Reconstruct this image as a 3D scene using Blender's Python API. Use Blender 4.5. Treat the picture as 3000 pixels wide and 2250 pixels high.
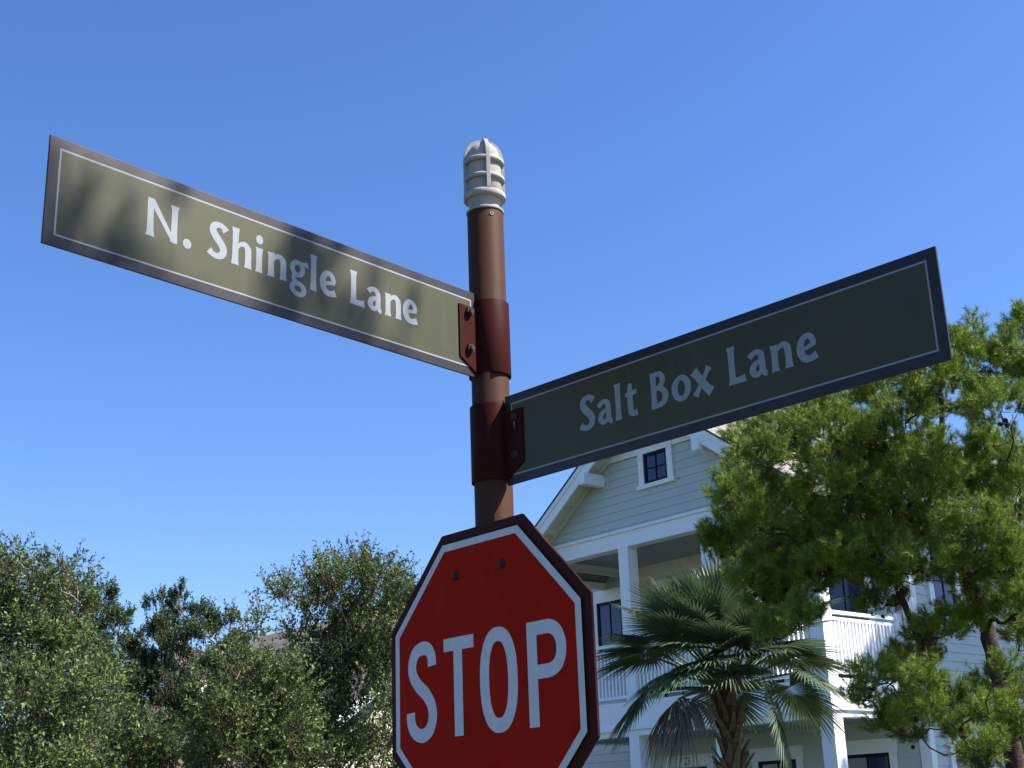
import bpy, math, random
import numpy as np
from mathutils import Matrix, Vector

# ------------------------------------------------------------------ reset
for o in list(bpy.data.objects):
    bpy.data.objects.remove(o, do_unlink=True)
scene = bpy.context.scene
COL = scene.collection
rng = np.random.default_rng(11)
random.seed(11)

# ------------------------------------------------------------------ camera
CAM_Z = 2.0
R_ = Vector((0.99934138, 0.01136215, -0.03446306))
U_ = Vector((0.03628775, -0.31290641, 0.9490905))
F_ = Vector((0.0, 0.949716, 0.31311263))
cam_data = bpy.data.cameras.new('camera')
cam_data.sensor_width = 36.0
cam_data.lens = 36.0 * 3894.7 / 3000.0
cam_data.clip_start = 0.05
cam_data.clip_end = 4000.0
cam = bpy.data.objects.new('camera', cam_data)
COL.objects.link(cam)
cam.matrix_world = Matrix(((R_.x, U_.x, -F_.x, 0.0), (R_.y, U_.y, -F_.y, 0.0),
                           (R_.z, U_.z, -F_.z, CAM_Z), (0, 0, 0, 1)))
scene.camera = cam

# ------------------------------------------------------------------ sky + sun
SUN_AZ = math.radians(-10.0)      # direction towards the sun, measured from +X
SUN_EL = math.radians(50.0)
SUN = Vector((math.cos(SUN_AZ) * math.cos(SUN_EL), math.sin(SUN_AZ) * math.cos(SUN_EL), math.sin(SUN_EL)))
world = bpy.data.worlds.new('World')
scene.world = world
world.use_nodes = True
wn = world.node_tree.nodes
wl = world.node_tree.links
wn.clear()
w_out = wn.new('ShaderNodeOutputWorld')
w_bg = wn.new('ShaderNodeBackground')
w_sky = wn.new('ShaderNodeTexSky')
w_sky.sky_type = 'NISHITA'
w_sky.sun_disc = False
w_sky.sun_elevation = SUN_EL
w_sky.sun_rotation = math.pi / 2 - SUN_AZ
w_sky.altitude = 0.0
w_sky.air_density = 1.0
w_sky.dust_density = 0.6
w_sky.ozone_density = 2.0
w_bg.inputs['Strength'].default_value = 0.10
w_hs = wn.new('ShaderNodeHueSaturation')
w_hs.inputs['Saturation'].default_value = 1.18
wl.new(w_sky.outputs['Color'], w_hs.inputs['Color'])
w_mul = wn.new('ShaderNodeMixRGB')
w_mul.blend_type = 'MULTIPLY'
w_mul.inputs[0].default_value = 1.0
w_mul.inputs[2].default_value = (0.64, 0.70, 0.90, 1.0)
wl.new(w_hs.outputs['Color'], w_mul.inputs[1])
wl.new(w_mul.outputs[0], w_bg.inputs['Color'])
wl.new(w_bg.outputs['Background'], w_out.inputs['Surface'])

sun_data = bpy.data.lights.new('sun', 'SUN')
sun_data.energy = 5.0
sun_data.angle = math.radians(0.53)
sun_data.color = (1.0, 0.95, 0.87)
sun = bpy.data.objects.new('sun', sun_data)
COL.objects.link(sun)
sun.rotation_euler = SUN.to_track_quat('Z', 'Y').to_euler()
sun.location = (20, -5, 30)

scene.view_settings.view_transform = 'Standard'
scene.view_settings.look = 'None'
scene.view_settings.exposure = 1.285
scene.view_settings.gamma = 1.0
scene.view_settings.use_curve_mapping = False
scene.render.resolution_x = 1024
scene.render.resolution_y = 768

# ------------------------------------------------------------------ materials
def mat(name, color, rough=0.6, var=0.12, scale=6.0, bump=0.0, bscale=60.0, spec=0.5, metallic=0.0,
        island=0.0, trans=0.0, hue=0.0, spots=None, streak=None):
    m = bpy.data.materials.new(name)
    m.use_nodes = True
    nt = m.node_tree
    N, L = nt.nodes, nt.links
    b = N['Principled BSDF']
    b.inputs['Roughness'].default_value = rough
    b.inputs['Metallic'].default_value = metallic
    b.inputs['Specular IOR Level'].default_value = spec
    tc = N.new('ShaderNodeTexCoord')
    col = N.new('ShaderNodeRGB')
    col.outputs[0].default_value = (*color, 1)
    cur = col.outputs[0]
    if var > 0:
        nz = N.new('ShaderNodeTexNoise')
        nz.inputs['Scale'].default_value = scale
        nz.inputs['Detail'].default_value = 5
        nz.inputs['Roughness'].default_value = 0.6
        L.new(tc.outputs['Object'], nz.inputs['Vector'])
        mr = N.new('ShaderNodeMapRange')
        mr.inputs[1].default_value = 0.25
        mr.inputs[2].default_value = 0.75
        mr.inputs[3].default_value = 1.0 - var
        mr.inputs[4].default_value = 1.0 + var
        L.new(nz.outputs['Fac'], mr.inputs[0])
        hs = N.new('ShaderNodeHueSaturation')
        L.new(mr.outputs[0], hs.inputs['Value'])
        L.new(cur, hs.inputs['Color'])
        cur = hs.outputs[0]
    if island > 0 or hue > 0:
        g = N.new('ShaderNodeNewGeometry')
        mr2 = N.new('ShaderNodeMapRange')
        mr2.inputs[3].default_value = 1.0 - island
        mr2.inputs[4].default_value = 1.0 + island
        L.new(g.outputs['Random Per Island'], mr2.inputs[0])
        mr3 = N.new('ShaderNodeMapRange')
        mr3.inputs[3].default_value = 0.5 + hue
        mr3.inputs[4].default_value = 0.5 - hue
        L.new(g.outputs['Random Per Island'], mr3.inputs[0])
        hs2 = N.new('ShaderNodeHueSaturation')
        L.new(mr2.outputs[0], hs2.inputs['Value'])
        L.new(mr3.outputs[0], hs2.inputs['Hue'])
        L.new(cur, hs2.inputs['Color'])
        cur = hs2.outputs[0]
    if spots:
        scol, sscale, lo, hi = spots
        nz2 = N.new('ShaderNodeTexNoise')
        nz2.inputs['Scale'].default_value = sscale
        nz2.inputs['Detail'].default_value = 8
        nz2.inputs['Roughness'].default_value = 0.7
        L.new(tc.outputs['Object'], nz2.inputs['Vector'])
        mr4 = N.new('ShaderNodeMapRange')
        mr4.inputs[1].default_value = lo
        mr4.inputs[2].default_value = hi
        L.new(nz2.outputs['Fac'], mr4.inputs[0])
        mx = N.new('ShaderNodeMixRGB')
        mx.inputs[2].default_value = (*scol, 1)
        L.new(mr4.outputs[0], mx.inputs[0])
        L.new(cur, mx.inputs[1])
        cur = mx.outputs[0]
    if streak:
        scol, amt = streak
        mp = N.new('ShaderNodeMapping')
        mp.inputs['Scale'].default_value = (26.0, 26.0, 2.2)
        L.new(tc.outputs['Object'], mp.inputs['Vector'])
        nz3 = N.new('ShaderNodeTexNoise')
        nz3.inputs['Scale'].default_value = 1.0
        nz3.inputs['Detail'].default_value = 6
        nz3.inputs['Roughness'].default_value = 0.65
        L.new(mp.outputs[0], nz3.inputs['Vector'])
        mr5 = N.new('ShaderNodeMapRange')
        mr5.inputs[1].default_value = 0.50
        mr5.inputs[2].default_value = 0.78
        mr5.inputs[4].default_value = amt
        L.new(nz3.outputs['Fac'], mr5.inputs[0])
        mx2 = N.new('ShaderNodeMixRGB')
        mx2.inputs[2].default_value = (*scol, 1)
        L.new(mr5.outputs[0], mx2.inputs[0])
        L.new(cur, mx2.inputs[1])
        cur = mx2.outputs[0]
    L.new(cur, b.inputs['Base Color'])
    if bump > 0:
        nb = N.new('ShaderNodeTexNoise')
        nb.inputs['Scale'].default_value = bscale
        nb.inputs['Detail'].default_value = 4
        L.new(tc.outputs['Object'], nb.inputs['Vector'])
        bp = N.new('ShaderNodeBump')
        bp.inputs['Strength'].default_value = bump
        bp.inputs['Distance'].default_value = 0.01
        L.new(nb.outputs['Fac'], bp.inputs['Height'])
        L.new(bp.outputs[0], b.inputs['Normal'])
    if trans > 0:
        t = N.new('ShaderNodeBsdfTranslucent')
        L.new(cur, t.inputs['Color'])
        ms = N.new('ShaderNodeMixShader')
        ms.inputs[0].default_value = trans
        L.new(b.outputs[0], ms.inputs[1])
        L.new(t.outputs[0], ms.inputs[2])
        L.new(ms.outputs[0], N['Material Output'].inputs['Surface'])
    return m


def shingle_mat(name, color, axis='Z', freq=6.0):
    m = mat(name, color, 0.9, 0.25, 9.0, spec=0.2)
    nt = m.node_tree
    N, L = nt.nodes, nt.links
    b = N['Principled BSDF']
    tc = N.new('ShaderNodeTexCoord')
    br = N.new('ShaderNodeTexBrick')
    br.inputs['Scale'].default_value = 1.0
    br.inputs['Brick Width'].default_value = 0.30
    br.inputs['Row Height'].default_value = 1.0 / freq
    br.inputs['Mortar Size'].default_value = 0.012
    br.inputs['Color1'].default_value = (*[c * 0.8 for c in color], 1)
    br.inputs['Color2'].default_value = (*[c * 1.25 for c in color], 1)
    br.inputs['Mortar'].default_value = (*[c * 0.45 for c in color], 1)
    sx = N.new('ShaderNodeSeparateXYZ')
    cb = N.new('ShaderNodeCombineXYZ')
    L.new(tc.outputs['Object'], sx.inputs[0])
    if axis == 'Y':          # ridge runs along local Y
        L.new(sx.outputs['Y'], cb.inputs['X'])
        L.new(sx.outputs['X'], cb.inputs['Y'])
    else:                    # ridge runs along local X
        L.new(sx.outputs['X'], cb.inputs['X'])
        L.new(sx.outputs['Y'], cb.inputs['Y'])
    L.new(cb.outputs[0], br.inputs['Vector'])
    L.new(br.outputs['Color'], b.inputs['Base Color'])
    bp = N.new('ShaderNodeBump')
    bp.inputs['Strength'].default_value = 0.6
    bp.inputs['Distance'].default_value = 0.02
    L.new(br.outputs['Fac'], bp.inputs['Height'])
    bp.invert = True
    L.new(bp.outputs[0], b.inputs['Normal'])
    return m


M = {}
M['pole'] = mat('brown_pole_paint', (0.058, 0.0265, 0.0165), 0.6, 0.10, 14, 0.06, 220, spec=0.06, streak=((0.0333, 0.0148, 0.00962), 0.5), spots=((0.0444, 0.01924, 0.01184), 30, 0.60, 0.75))
M['clamp'] = mat('brown_clamp_paint', (0.036, 0.0068, 0.0048), 0.55, 0.14, 20, 0.05, 180, spec=0.05, streak=((0.0176, 0.0056, 0.0048), 0.6), spots=((0.024, 0.0064, 0.0048), 45, 0.58, 0.72))
M['bolt'] = mat('weathered_bolt', (0.045, 0.02, 0.016), 0.6, 0.3, 80, 0.3, 200, spec=0.15)
M['plate'] = mat('brown_plate_paint', (0.0475, 0.01235, 0.0095), 0.6, 0.12, 10, 0.1, 200, spec=0.06)
M['signbrown'] = mat('sign_border_brown', (0.0126, 0.0084, 0.0098), 0.46, 0.15, 9, 0.015, 160, spec=0.4, streak=((0.042, 0.0315, 0.028), 0.4))
M['signedge'] = mat('sign_edge_metal', (0.22, 0.19, 0.16), 0.5, 0.2, 30, metallic=0.6)
M['signgreen'] = mat('sign_olive_sheeting', (0.047, 0.047, 0.0175), 0.48, 0.10, 4, 0.012, 260, spec=0.3, streak=((0.075, 0.07125, 0.045), 0.45))
M['letter'] = mat('reflective_letter', (0.265, 0.28, 0.30), 0.45, 0.05, 14, 0.01, 240, spec=0.12)
M['stopred'] = mat('stop_red_sheeting', (0.365, 0.012, 0.0035), 0.6, 0.10, 4, 0.02, 400, spec=0.03, spots=((0.27, 0.008, 0.003), 7, 0.50, 0.75), streak=((0.29, 0.024, 0.014), 0.35))
M['stopwhite'] = mat('stop_white_sheeting', (0.54, 0.56, 0.54), 0.5, 0.08, 30, 0.0, 160, spec=0.15, spots=((0.4752, 0.5076, 0.5292), 14, 0.55, 0.75))
M['finial'] = mat('sand_cast_finial', (0.34, 0.33, 0.30), 0.9, 0.14, 22, 0.22, 420, spec=0.15, spots=((0.2706, 0.2214, 0.164), 26, 0.52, 0.72), streak=((0.1804, 0.164, 0.1394), 0.5))
M['white'] = mat('white_trim_paint', (0.86, 0.87, 0.87), 0.55, 0.03, 3)
M['siding'] = mat('sage_siding_paint', (0.51, 0.555, 0.525), 0.6, 0.04, 2.5, 0.05, 30)
M['sidingblue'] = mat('pale_blue_siding_paint', (0.50, 0.57, 0.60), 0.6, 0.04, 2.5)
M['soffit'] = mat('bounce_warmed_soffit', (0.72, 0.68, 0.60), 0.65, 0.05, 4)  # white soffit; warm light bounced off the ground is put into its colour
M['ceiling'] = mat('shade_toned_ceiling', (0.34, 0.335, 0.32), 0.7, 0.08, 3)  # darker split from the soffit colour, porch shade painted into the tone
M['black'] = mat('black_window_frame', (0.008, 0.009, 0.011), 0.5, 0.05, 6, spec=0.15)
M['deck'] = mat('grey_porch_boards', (0.35, 0.33, 0.30), 0.7, 0.15, 4)
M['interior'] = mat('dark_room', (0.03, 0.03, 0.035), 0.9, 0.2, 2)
M['cream'] = mat('cream_wall_paint', (0.68, 0.629, 0.51), 0.65, 0.05, 2)
M['roof'] = shingle_mat('grey_shingles', (0.238, 0.224, 0.196), 'Y', 7.5)
M['roof2'] = shingle_mat('brown_shingles', (0.15, 0.1312, 0.1125), 'X', 6.5)
M['drip'] = mat('dark_drip_edge', (0.03, 0.035, 0.04), 0.6, 0.1, 5)
M['bark'] = mat('pine_bark', (0.060, 0.042, 0.032), 0.95, 0.4, 18, 0.9, 45, spec=0.1)
M['oakbark'] = mat('oak_bark', (0.20, 0.17, 0.13), 0.95, 0.35, 16, 0.8, 45, spec=0.1)
M['twig'] = mat('grey_twig', (0.08, 0.064, 0.044), 0.9, 0.3, 10, spec=0.1)
M['oakleaf'] = mat('oak_leaf', (0.098, 0.146, 0.046), 0.5, 0.35, 2.2, island=0.5, trans=0.22, hue=0.02, spec=0.22)
M['oakleaf2'] = mat('dark_oak_leaf', (0.06, 0.1, 0.0416), 0.5, 0.3, 2.2, island=0.45, trans=0.2, hue=0.015, spec=0.2)
M['needle'] = mat('pine_needle', (0.168, 0.240, 0.031), 0.5, 0.5, 3.2, island=0.55, trans=0.12, hue=0.02, spec=0.25)
M['cone'] = mat('pine_cone', (0.045, 0.032, 0.026), 0.9, 0.4, 40, 0.8, 90, spec=0.15)
M['palm'] = mat('palm_leaf', (0.100, 0.146, 0.072), 0.42, 0.15, 3, island=0.25, trans=0.15, spec=0.35)
M['palmpet'] = mat('palm_petiole', (0.1105, 0.1445, 0.051), 0.5, 0.15, 6)
M['palmdead'] = mat('dead_palm_leaf', (0.27, 0.235, 0.20), 0.75, 0.25, 4, island=0.3, trans=0.15, spec=0.2)
M['boot'] = mat('palm_boot', (0.24, 0.185, 0.145), 0.9, 0.35, 9, 0.6, 60, spec=0.15)
M['fibre'] = mat('palm_fibre', (0.16, 0.085, 0.045), 0.95, 0.4, 20, 0.8, 80, spec=0.1)
M['grass'] = mat('lawn', (0.0385, 0.0525, 0.021), 0.95, 0.3, 0.6, 0.4, 20, spec=0.1)
M['asphalt'] = mat('asphalt', (0.0525, 0.0504, 0.0476), 0.9, 0.2, 8, 0.4, 120, spec=0.2)
M['concrete'] = mat('pale_concrete', (0.238, 0.217, 0.189), 0.9, 0.12, 3, 0.3, 60, spec=0.2)


def glass_mat(name, color):
    m = mat(name, color, 0.06, 0.1, 1.5, spec=0.5)
    m.node_tree.nodes['Principled BSDF'].inputs['IOR'].default_value = 1.5
    return m


M['glass'] = glass_mat('sky_tinted_glass', (0.016, 0.026, 0.085))  # navy base colour stands in for blue sky reflected in the panes

# ------------------------------------------------------------------ helpers
def link(o, parent=None):
    COL.objects.link(o)
    if parent is not None:
        o.parent = parent
    return o


def mobj(name, verts, faces, material, parent=None, smooth=False, loc=None, rotz=None):
    me = bpy.data.meshes.new(name)
    me.from_pydata([tuple(v) for v in verts], [], [tuple(f) for f in faces])
    me.update()
    if smooth:
        me.shade_smooth()
    me.materials.append(material)
    o = bpy.data.objects.new(name, me)
    link(o, parent)
    if loc is not None:
        o.location = loc
    if rotz is not None:
        o.rotation_euler = (0, 0, rotz)
    return o


def empty(name, loc=(0, 0, 0), rotz=0.0):
    o = bpy.data.objects.new(name, None)
    o.empty_display_size = 0.3
    o.location = loc
    o.rotation_euler = (0, 0, rotz)
    COL.objects.link(o)
    return o


def tag(o, label, cat, group=None):
    o['label'] = label
    o['category'] = cat
    if group:
        o['group'] = group
    return o


class MB:
    def __init__(self):
        self.v, self.f = [], []

    def add(self, verts, faces):
        n = len(self.v)
        self.v += [tuple(map(float, v)) for v in verts]
        self.f += [tuple(i + n for i in f) for f in faces]
        return self

    def box(self, x0, x1, y0, y1, z0, z1):
        return self.add([(x0, y0, z0), (x1, y0, z0), (x1, y1, z0), (x0, y1, z0),
                         (x0, y0, z1), (x1, y0, z1), (x1, y1, z1), (x0, y1, z1)],
                        [(3, 2, 1, 0), (4, 5, 6, 7), (0, 1, 5, 4), (1, 2, 6, 5), (2, 3, 7, 6), (3, 0, 4, 7)])

    def prism(self, poly, y0, y1, axis='y'):
        """extrude a polygon of (a, b) pairs: axis y -> (a, y, b); axis x -> (x, a, b); axis z -> (a, b, z)"""
        n = len(poly)
        def P(a, b, t):
            return (a, t, b) if axis == 'y' else ((t, a, b) if axis == 'x' else (a, b, t))
        vs = [P(a, b, y0) for a, b in poly] + [P(a, b, y1) for a, b in poly]
        fs = [tuple(range(n)), tuple(range(2 * n - 1, n - 1, -1))]
        fs += [(i, n + i, n + (i + 1) % n, (i + 1) % n) for i in range(n)]
        return self.add(vs, fs)

    def tube(self, pts, rad, seg=8, cap=True):
        pts = [np.array(p, float) for p in pts]
        if not hasattr(rad, '__len__'):
            rad = [rad] * len(pts)
        base = len(self.v)
        up = np.array((0.0, 0.0, 1.0))
        for i, p in enumerate(pts):
            t = pts[min(i + 1, len(pts) - 1)] - pts[max(i - 1, 0)]
            t = t / (np.linalg.norm(t) + 1e-9)
            a = np.cross(t, up if abs(t[2]) < 0.95 else np.array((1.0, 0, 0)))
            a /= np.linalg.norm(a) + 1e-9
            b = np.cross(t, a)
            for k in range(seg):
                an = 2 * math.pi * k / seg
                q = p + rad[i] * (math.cos(an) * a + math.sin(an) * b)
                self.v.append(tuple(q))
        for i in range(len(pts) - 1):
            for k in range(seg):
                k2 = (k + 1) % seg
                self.f.append((base + i * seg + k, base + i * seg + k2, base + (i + 1) * seg + k2, base + (i + 1) * seg + k))
        if cap:
            self.f.append(tuple(base + k for k in range(seg)))
            e = base + (len(pts) - 1) * seg
            self.f.append(tuple(e + k for k in reversed(range(seg))))
        return self

    def lathe(self, prof, seg=48, cx=0.0, cy=0.0):
        base = len(self.v)
        for r, z in prof:
            for k in range(seg):
                a = 2 * math.pi * k / seg
                self.v.append((cx + r * math.cos(a), cy + r * math.sin(a), z))
        for i in range(len(prof) - 1):
            for k in range(seg):
                k2 = (k + 1) % seg
                self.f.append((base + i * seg + k, base + i * seg + k2, base + (i + 1) * seg + k2, base + (i + 1) * seg + k))
        return self

    def build(self, name, material, parent=None, smooth=False, **kw):
        return mobj(name, self.v, self.f, material, parent, smooth, **kw)


def bevel(o, w=0.002, seg=2):
    m = o.modifiers.new('bevel', 'BEVEL')
    m.width = w
    m.segments = seg
    m.limit_method = 'ANGLE'
    m.angle_limit = math.radians(40)
    return o


def array_mesh(name, V, F, material, parent=None):
    """big triangle/quad mesh from numpy arrays (F: n x k)"""
    me = bpy.data.meshes.new(name)
    nv, (nf, k) = len(V), F.shape
    me.vertices.add(nv)
    me.vertices.foreach_set('co', V.astype(np.float32).ravel())
    me.loops.add(nf * k)
    me.loops.foreach_set('vertex_index', F.astype(np.int32).ravel())
    me.polygons.add(nf)
    me.polygons.foreach_set('loop_start', np.arange(0, nf * k, k, dtype=np.int32))
    me.polygons.foreach_set('loop_total', np.full(nf, k, dtype=np.int32))
    me.update(calc_edges=True)
    me.materials.append(material)
    o = bpy.data.objects.new(name, me)
    return link(o, parent)


# ------------------------------------------------------------------ ground
gm = MB().add([(-1500, -1500, 0), (1500, -1500, 0), (1500, 1500, 0), (-1500, 1500, 0)], [(0, 1, 2, 3)])
ground = gm.build('ground', M['grass'])
ground['kind'] = 'structure'
rd = MB()
rd.add([(-40, -1.8, .004), (40, -1.8, .004), (40, 2.6, .004), (-40, 2.6, .004)], [(0, 1, 2, 3)])
road = rd.build('road', M['asphalt'], rotz=math.radians(-49), loc=(-2.4, 0.2, 0))
road['kind'] = 'structure'
pv = MB().box(-40, 40, -0.7, 0.7, 0, 0.12)
pave = pv.build('pavement', M['concrete'], rotz=math.radians(-49), loc=(0.9, 3.6, 0))
pave['kind'] = 'structure'

# ------------------------------------------------------------------ lettering (stroke outlines with flared ends)
def catmull(pts, w, closed, smooth, n=7):
    P = [np.array(p, float) for p in pts]
    out, ow = [], []
    if not smooth:
        for i in range(len(P) - 1):
            for k in range(n):
                t = k / n
                out.append(P[i] * (1 - t) + P[i + 1] * t)
                ow.append(w[i] * (1 - t) + w[i + 1] * t)
        out.append(P[-1]); ow.append(w[-1])
        return out, ow
    m = len(P)
    segs = m if closed else m - 1
    g = lambda i: P[i % m] if closed else P[max(0, min(m - 1, i))]
    gw = lambda i: w[i % m] if closed else w[max(0, min(m - 1, i))]
    for i in range(segs):
        p0, p1, p2, p3 = g(i - 1), g(i), g(i + 1), g(i + 2)
        for k in range(n):
            t = k / n
            out.append(0.5 * ((2 * p1) + (-p0 + p2) * t + (2 * p0 - 5 * p1 + 4 * p2 - p3) * t * t + (-p0 + 3 * p1 - 3 * p2 + p3) * t ** 3))
            ow.append(gw(i) * (1 - t) + gw(i + 1) * t)
    if not closed:
        out.append(P[-1]); ow.append(w[-1])
    return out, ow


def glyph(strokes, x0, z0, k, off, dz=0.00012):
    """strokes in letter units -> verts in sign coordinates (x along, y out of the face, z up)"""
    mb = MB()
    for si, st in enumerate(strokes):
        pts, w = st[0], st[1]
        if w is None:                       # a plain polygon
            mb.add([(x0 + a * k, -(off + dz * si), z0 + b * k) for a, b in pts], [tuple(range(len(pts)))])
            continue
        closed = len(st) > 2 and 'c' in st[2]
        smooth = not (len(st) > 2 and 'l' in st[2])
        c, cw = catmull(pts, w, closed, smooth)
        n = len(c)
        y = -(off + dz * si)
        vs = []
        for i in range(n):
            if closed:
                t = c[(i + 1) % n] - c[i - 1]
            else:
                t = c[min(i + 1, n - 1)] - c[max(i - 1, 0)]
            t = t / (np.linalg.norm(t) + 1e-9)
            nn = np.array((-t[1], t[0]))
            for s in (1, -1):
                q = c[i] + nn * cw[i] * (0.53 if k < 0.5 else 0.5) * s
                vs.append((x0 + q[0] * k, y, z0 + q[1] * k))
        fs = []
        for i in range(n if closed else n - 1):
            a, b = 2 * i, 2 * ((i + 1) % n)
            fs.append((a, a + 1, b + 1, b))
        mb.add(vs, fs)
    return mb


def stem(x, z0, z1, we=.235, wm=.178, lean=0.0):
    h = z1 - z0
    fr = (0, .05, .14, .3, .7, .86, .95, 1)
    ws = (we, we * .9, wm * 1.05, wm, wm, wm * 1.05, we * .9, we)
    return ([(x + lean * f, z0 + h * f) for f in fr], list(ws), 'l')


def ellipse(cx, cz, rx, rz, wx, wz, n=16, tilt=0.0, pw=2.0):
    pts, ws = [], []
    for i in range(n):
        a = 2 * math.pi * i / n
        ca, sa = math.cos(a), math.sin(a)
        sc = (abs(ca) ** pw + abs(sa) ** pw) ** (-1.0 / pw)
        pts.append((cx + rx * ca * sc + tilt * rz * sa, cz + rz * sa * sc))
        ws.append(wx * ca * ca + wz * sa * sa)
    return (pts, ws, 'c')


def dot(cx, cz, rx, rz):
    return ellipse(cx, cz, rx * .5, rz * .5, rx, rz, 14)


def arch(x, w2=.19):
    return ([(x - .36, .44), (x - .27, .575), (x - .13, .625), (x - .02, .54), (x, .38), (x, .17), (x, .06), (x, 0)],
            [.06, .10, .15, .185, .185, .18, .20, .235])


GL = {
    'N': [([(.118, 0), (.118, .05), (.115, .16), (.11, .4), (.10, .95)], [.245, .215, .175, .165, .165], 'l'), ([(0, 1.0), (.205, 1.0), (.88, .0), (.745, .0)], None),
          ([(.788, .02), (.788, .3), (.788, .86), (.788, .95), (.788, 1)], [.20, .165, .17, .21, .245], 'l')],
    '.': [dot(.11, .115, .118, .125)],
    'S': [([(.52, .80), (.43, .895), (.29, .925), (.155, .86), (.125, .725), (.22, .585), (.37, .43), (.455, .28), (.41, .125), (.26, .06), (.12, .09), (.02, .165)],
           [.22, .15, .145, .18, .205, .215, .215, .205, .18, .15, .15, .20])],
    'h': [stem(.11, 0, 1.02), arch(.515)],
    'i': [stem(.12, 0, .68), dot(.115, .915, .108, .125)],
    'n': [stem(.11, 0, .68), arch(.515)],
    'g': [ellipse(.27, .475, .175, .178, .155, .125), ([(.36, .625), (.46, .655), (.56, .655), (.625, .66)], [.07, .10, .13, .17]),
          ([(.24, .31), (.15, .25), (.145, .155), (.24, .085)], [.11, .125, .135, .12]),
          ellipse(.295, -.10, .20, .155, .16, .13, tilt=-.08)],
    'l': [stem(.115, 0, 1.035)],
    'e': [([(.10, .325), (.3, .365), (.535, .42)], [.10, .10, .11], 'l'),
          ([(.485, .40), (.455, .56), (.335, .655), (.185, .595), (.105, .42), (.115, .25), (.20, .105), (.355, .065), (.47, .09), (.555, .125)],
           [.14, .155, .14, .165, .195, .20, .18, .155, .165, .20])],
    'L': [stem(.13, 0, 1.0, .25, .18), ([(.13, .082), (.3, .080), (.44, .085), (.525, .10)], [.16, .155, .17, .215])],
    'a': [([(.035, .545), (.12, .62), (.255, .655), (.375, .58), (.40, .42), (.40, .22), (.425, .11), (.49, .045), (.53, .035)],
           [.16, .135, .135, .165, .18, .175, .16, .13, .12]),
          ([(.40, .405), (.26, .385), (.135, .30), (.105, .18), (.185, .08), (.30, .095), (.40, .20)], [.10, .115, .165, .19, .15, .13, .09])],
    't': [([(.215, .93), (.19, .80), (.185, .6), (.185, .25), (.215, .11), (.31, .06), (.425, .075)], [.10, .17, .185, .185, .18, .15, .16]),
          ([(.02, .625), (.2, .63), (.425, .66)], [.12, .125, .13], 'l')],
    'B': [stem(.12, 0, 1.0, .22, .175), ([(.06, .935), (.22, .94), (.38, .90), (.445, .755), (.38, .61), (.22, .545), (.12, .54)], [.12, .12, .15, .185, .15, .11, .1]),
          ([(.12, .52), (.28, .53), (.44, .455), (.515, .295), (.44, .125), (.26, .065), (.06, .065)], [.1, .11, .155, .20, .165, .125, .13])],
    'o': [ellipse(.32, .34, .225, .285, .19, .135)],
    'x': [([(.07, .685), (.16, .565), (.3, .37), (.48, .12), (.61, -.0)], [.27, .215, .205, .215, .27], 'l'),
          ([(.575, .685), (.5, .57), (.33, .34), (.16, .10), (.09, .0)], [.20, .14, .13, .145, .21], 'l')],
}


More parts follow.
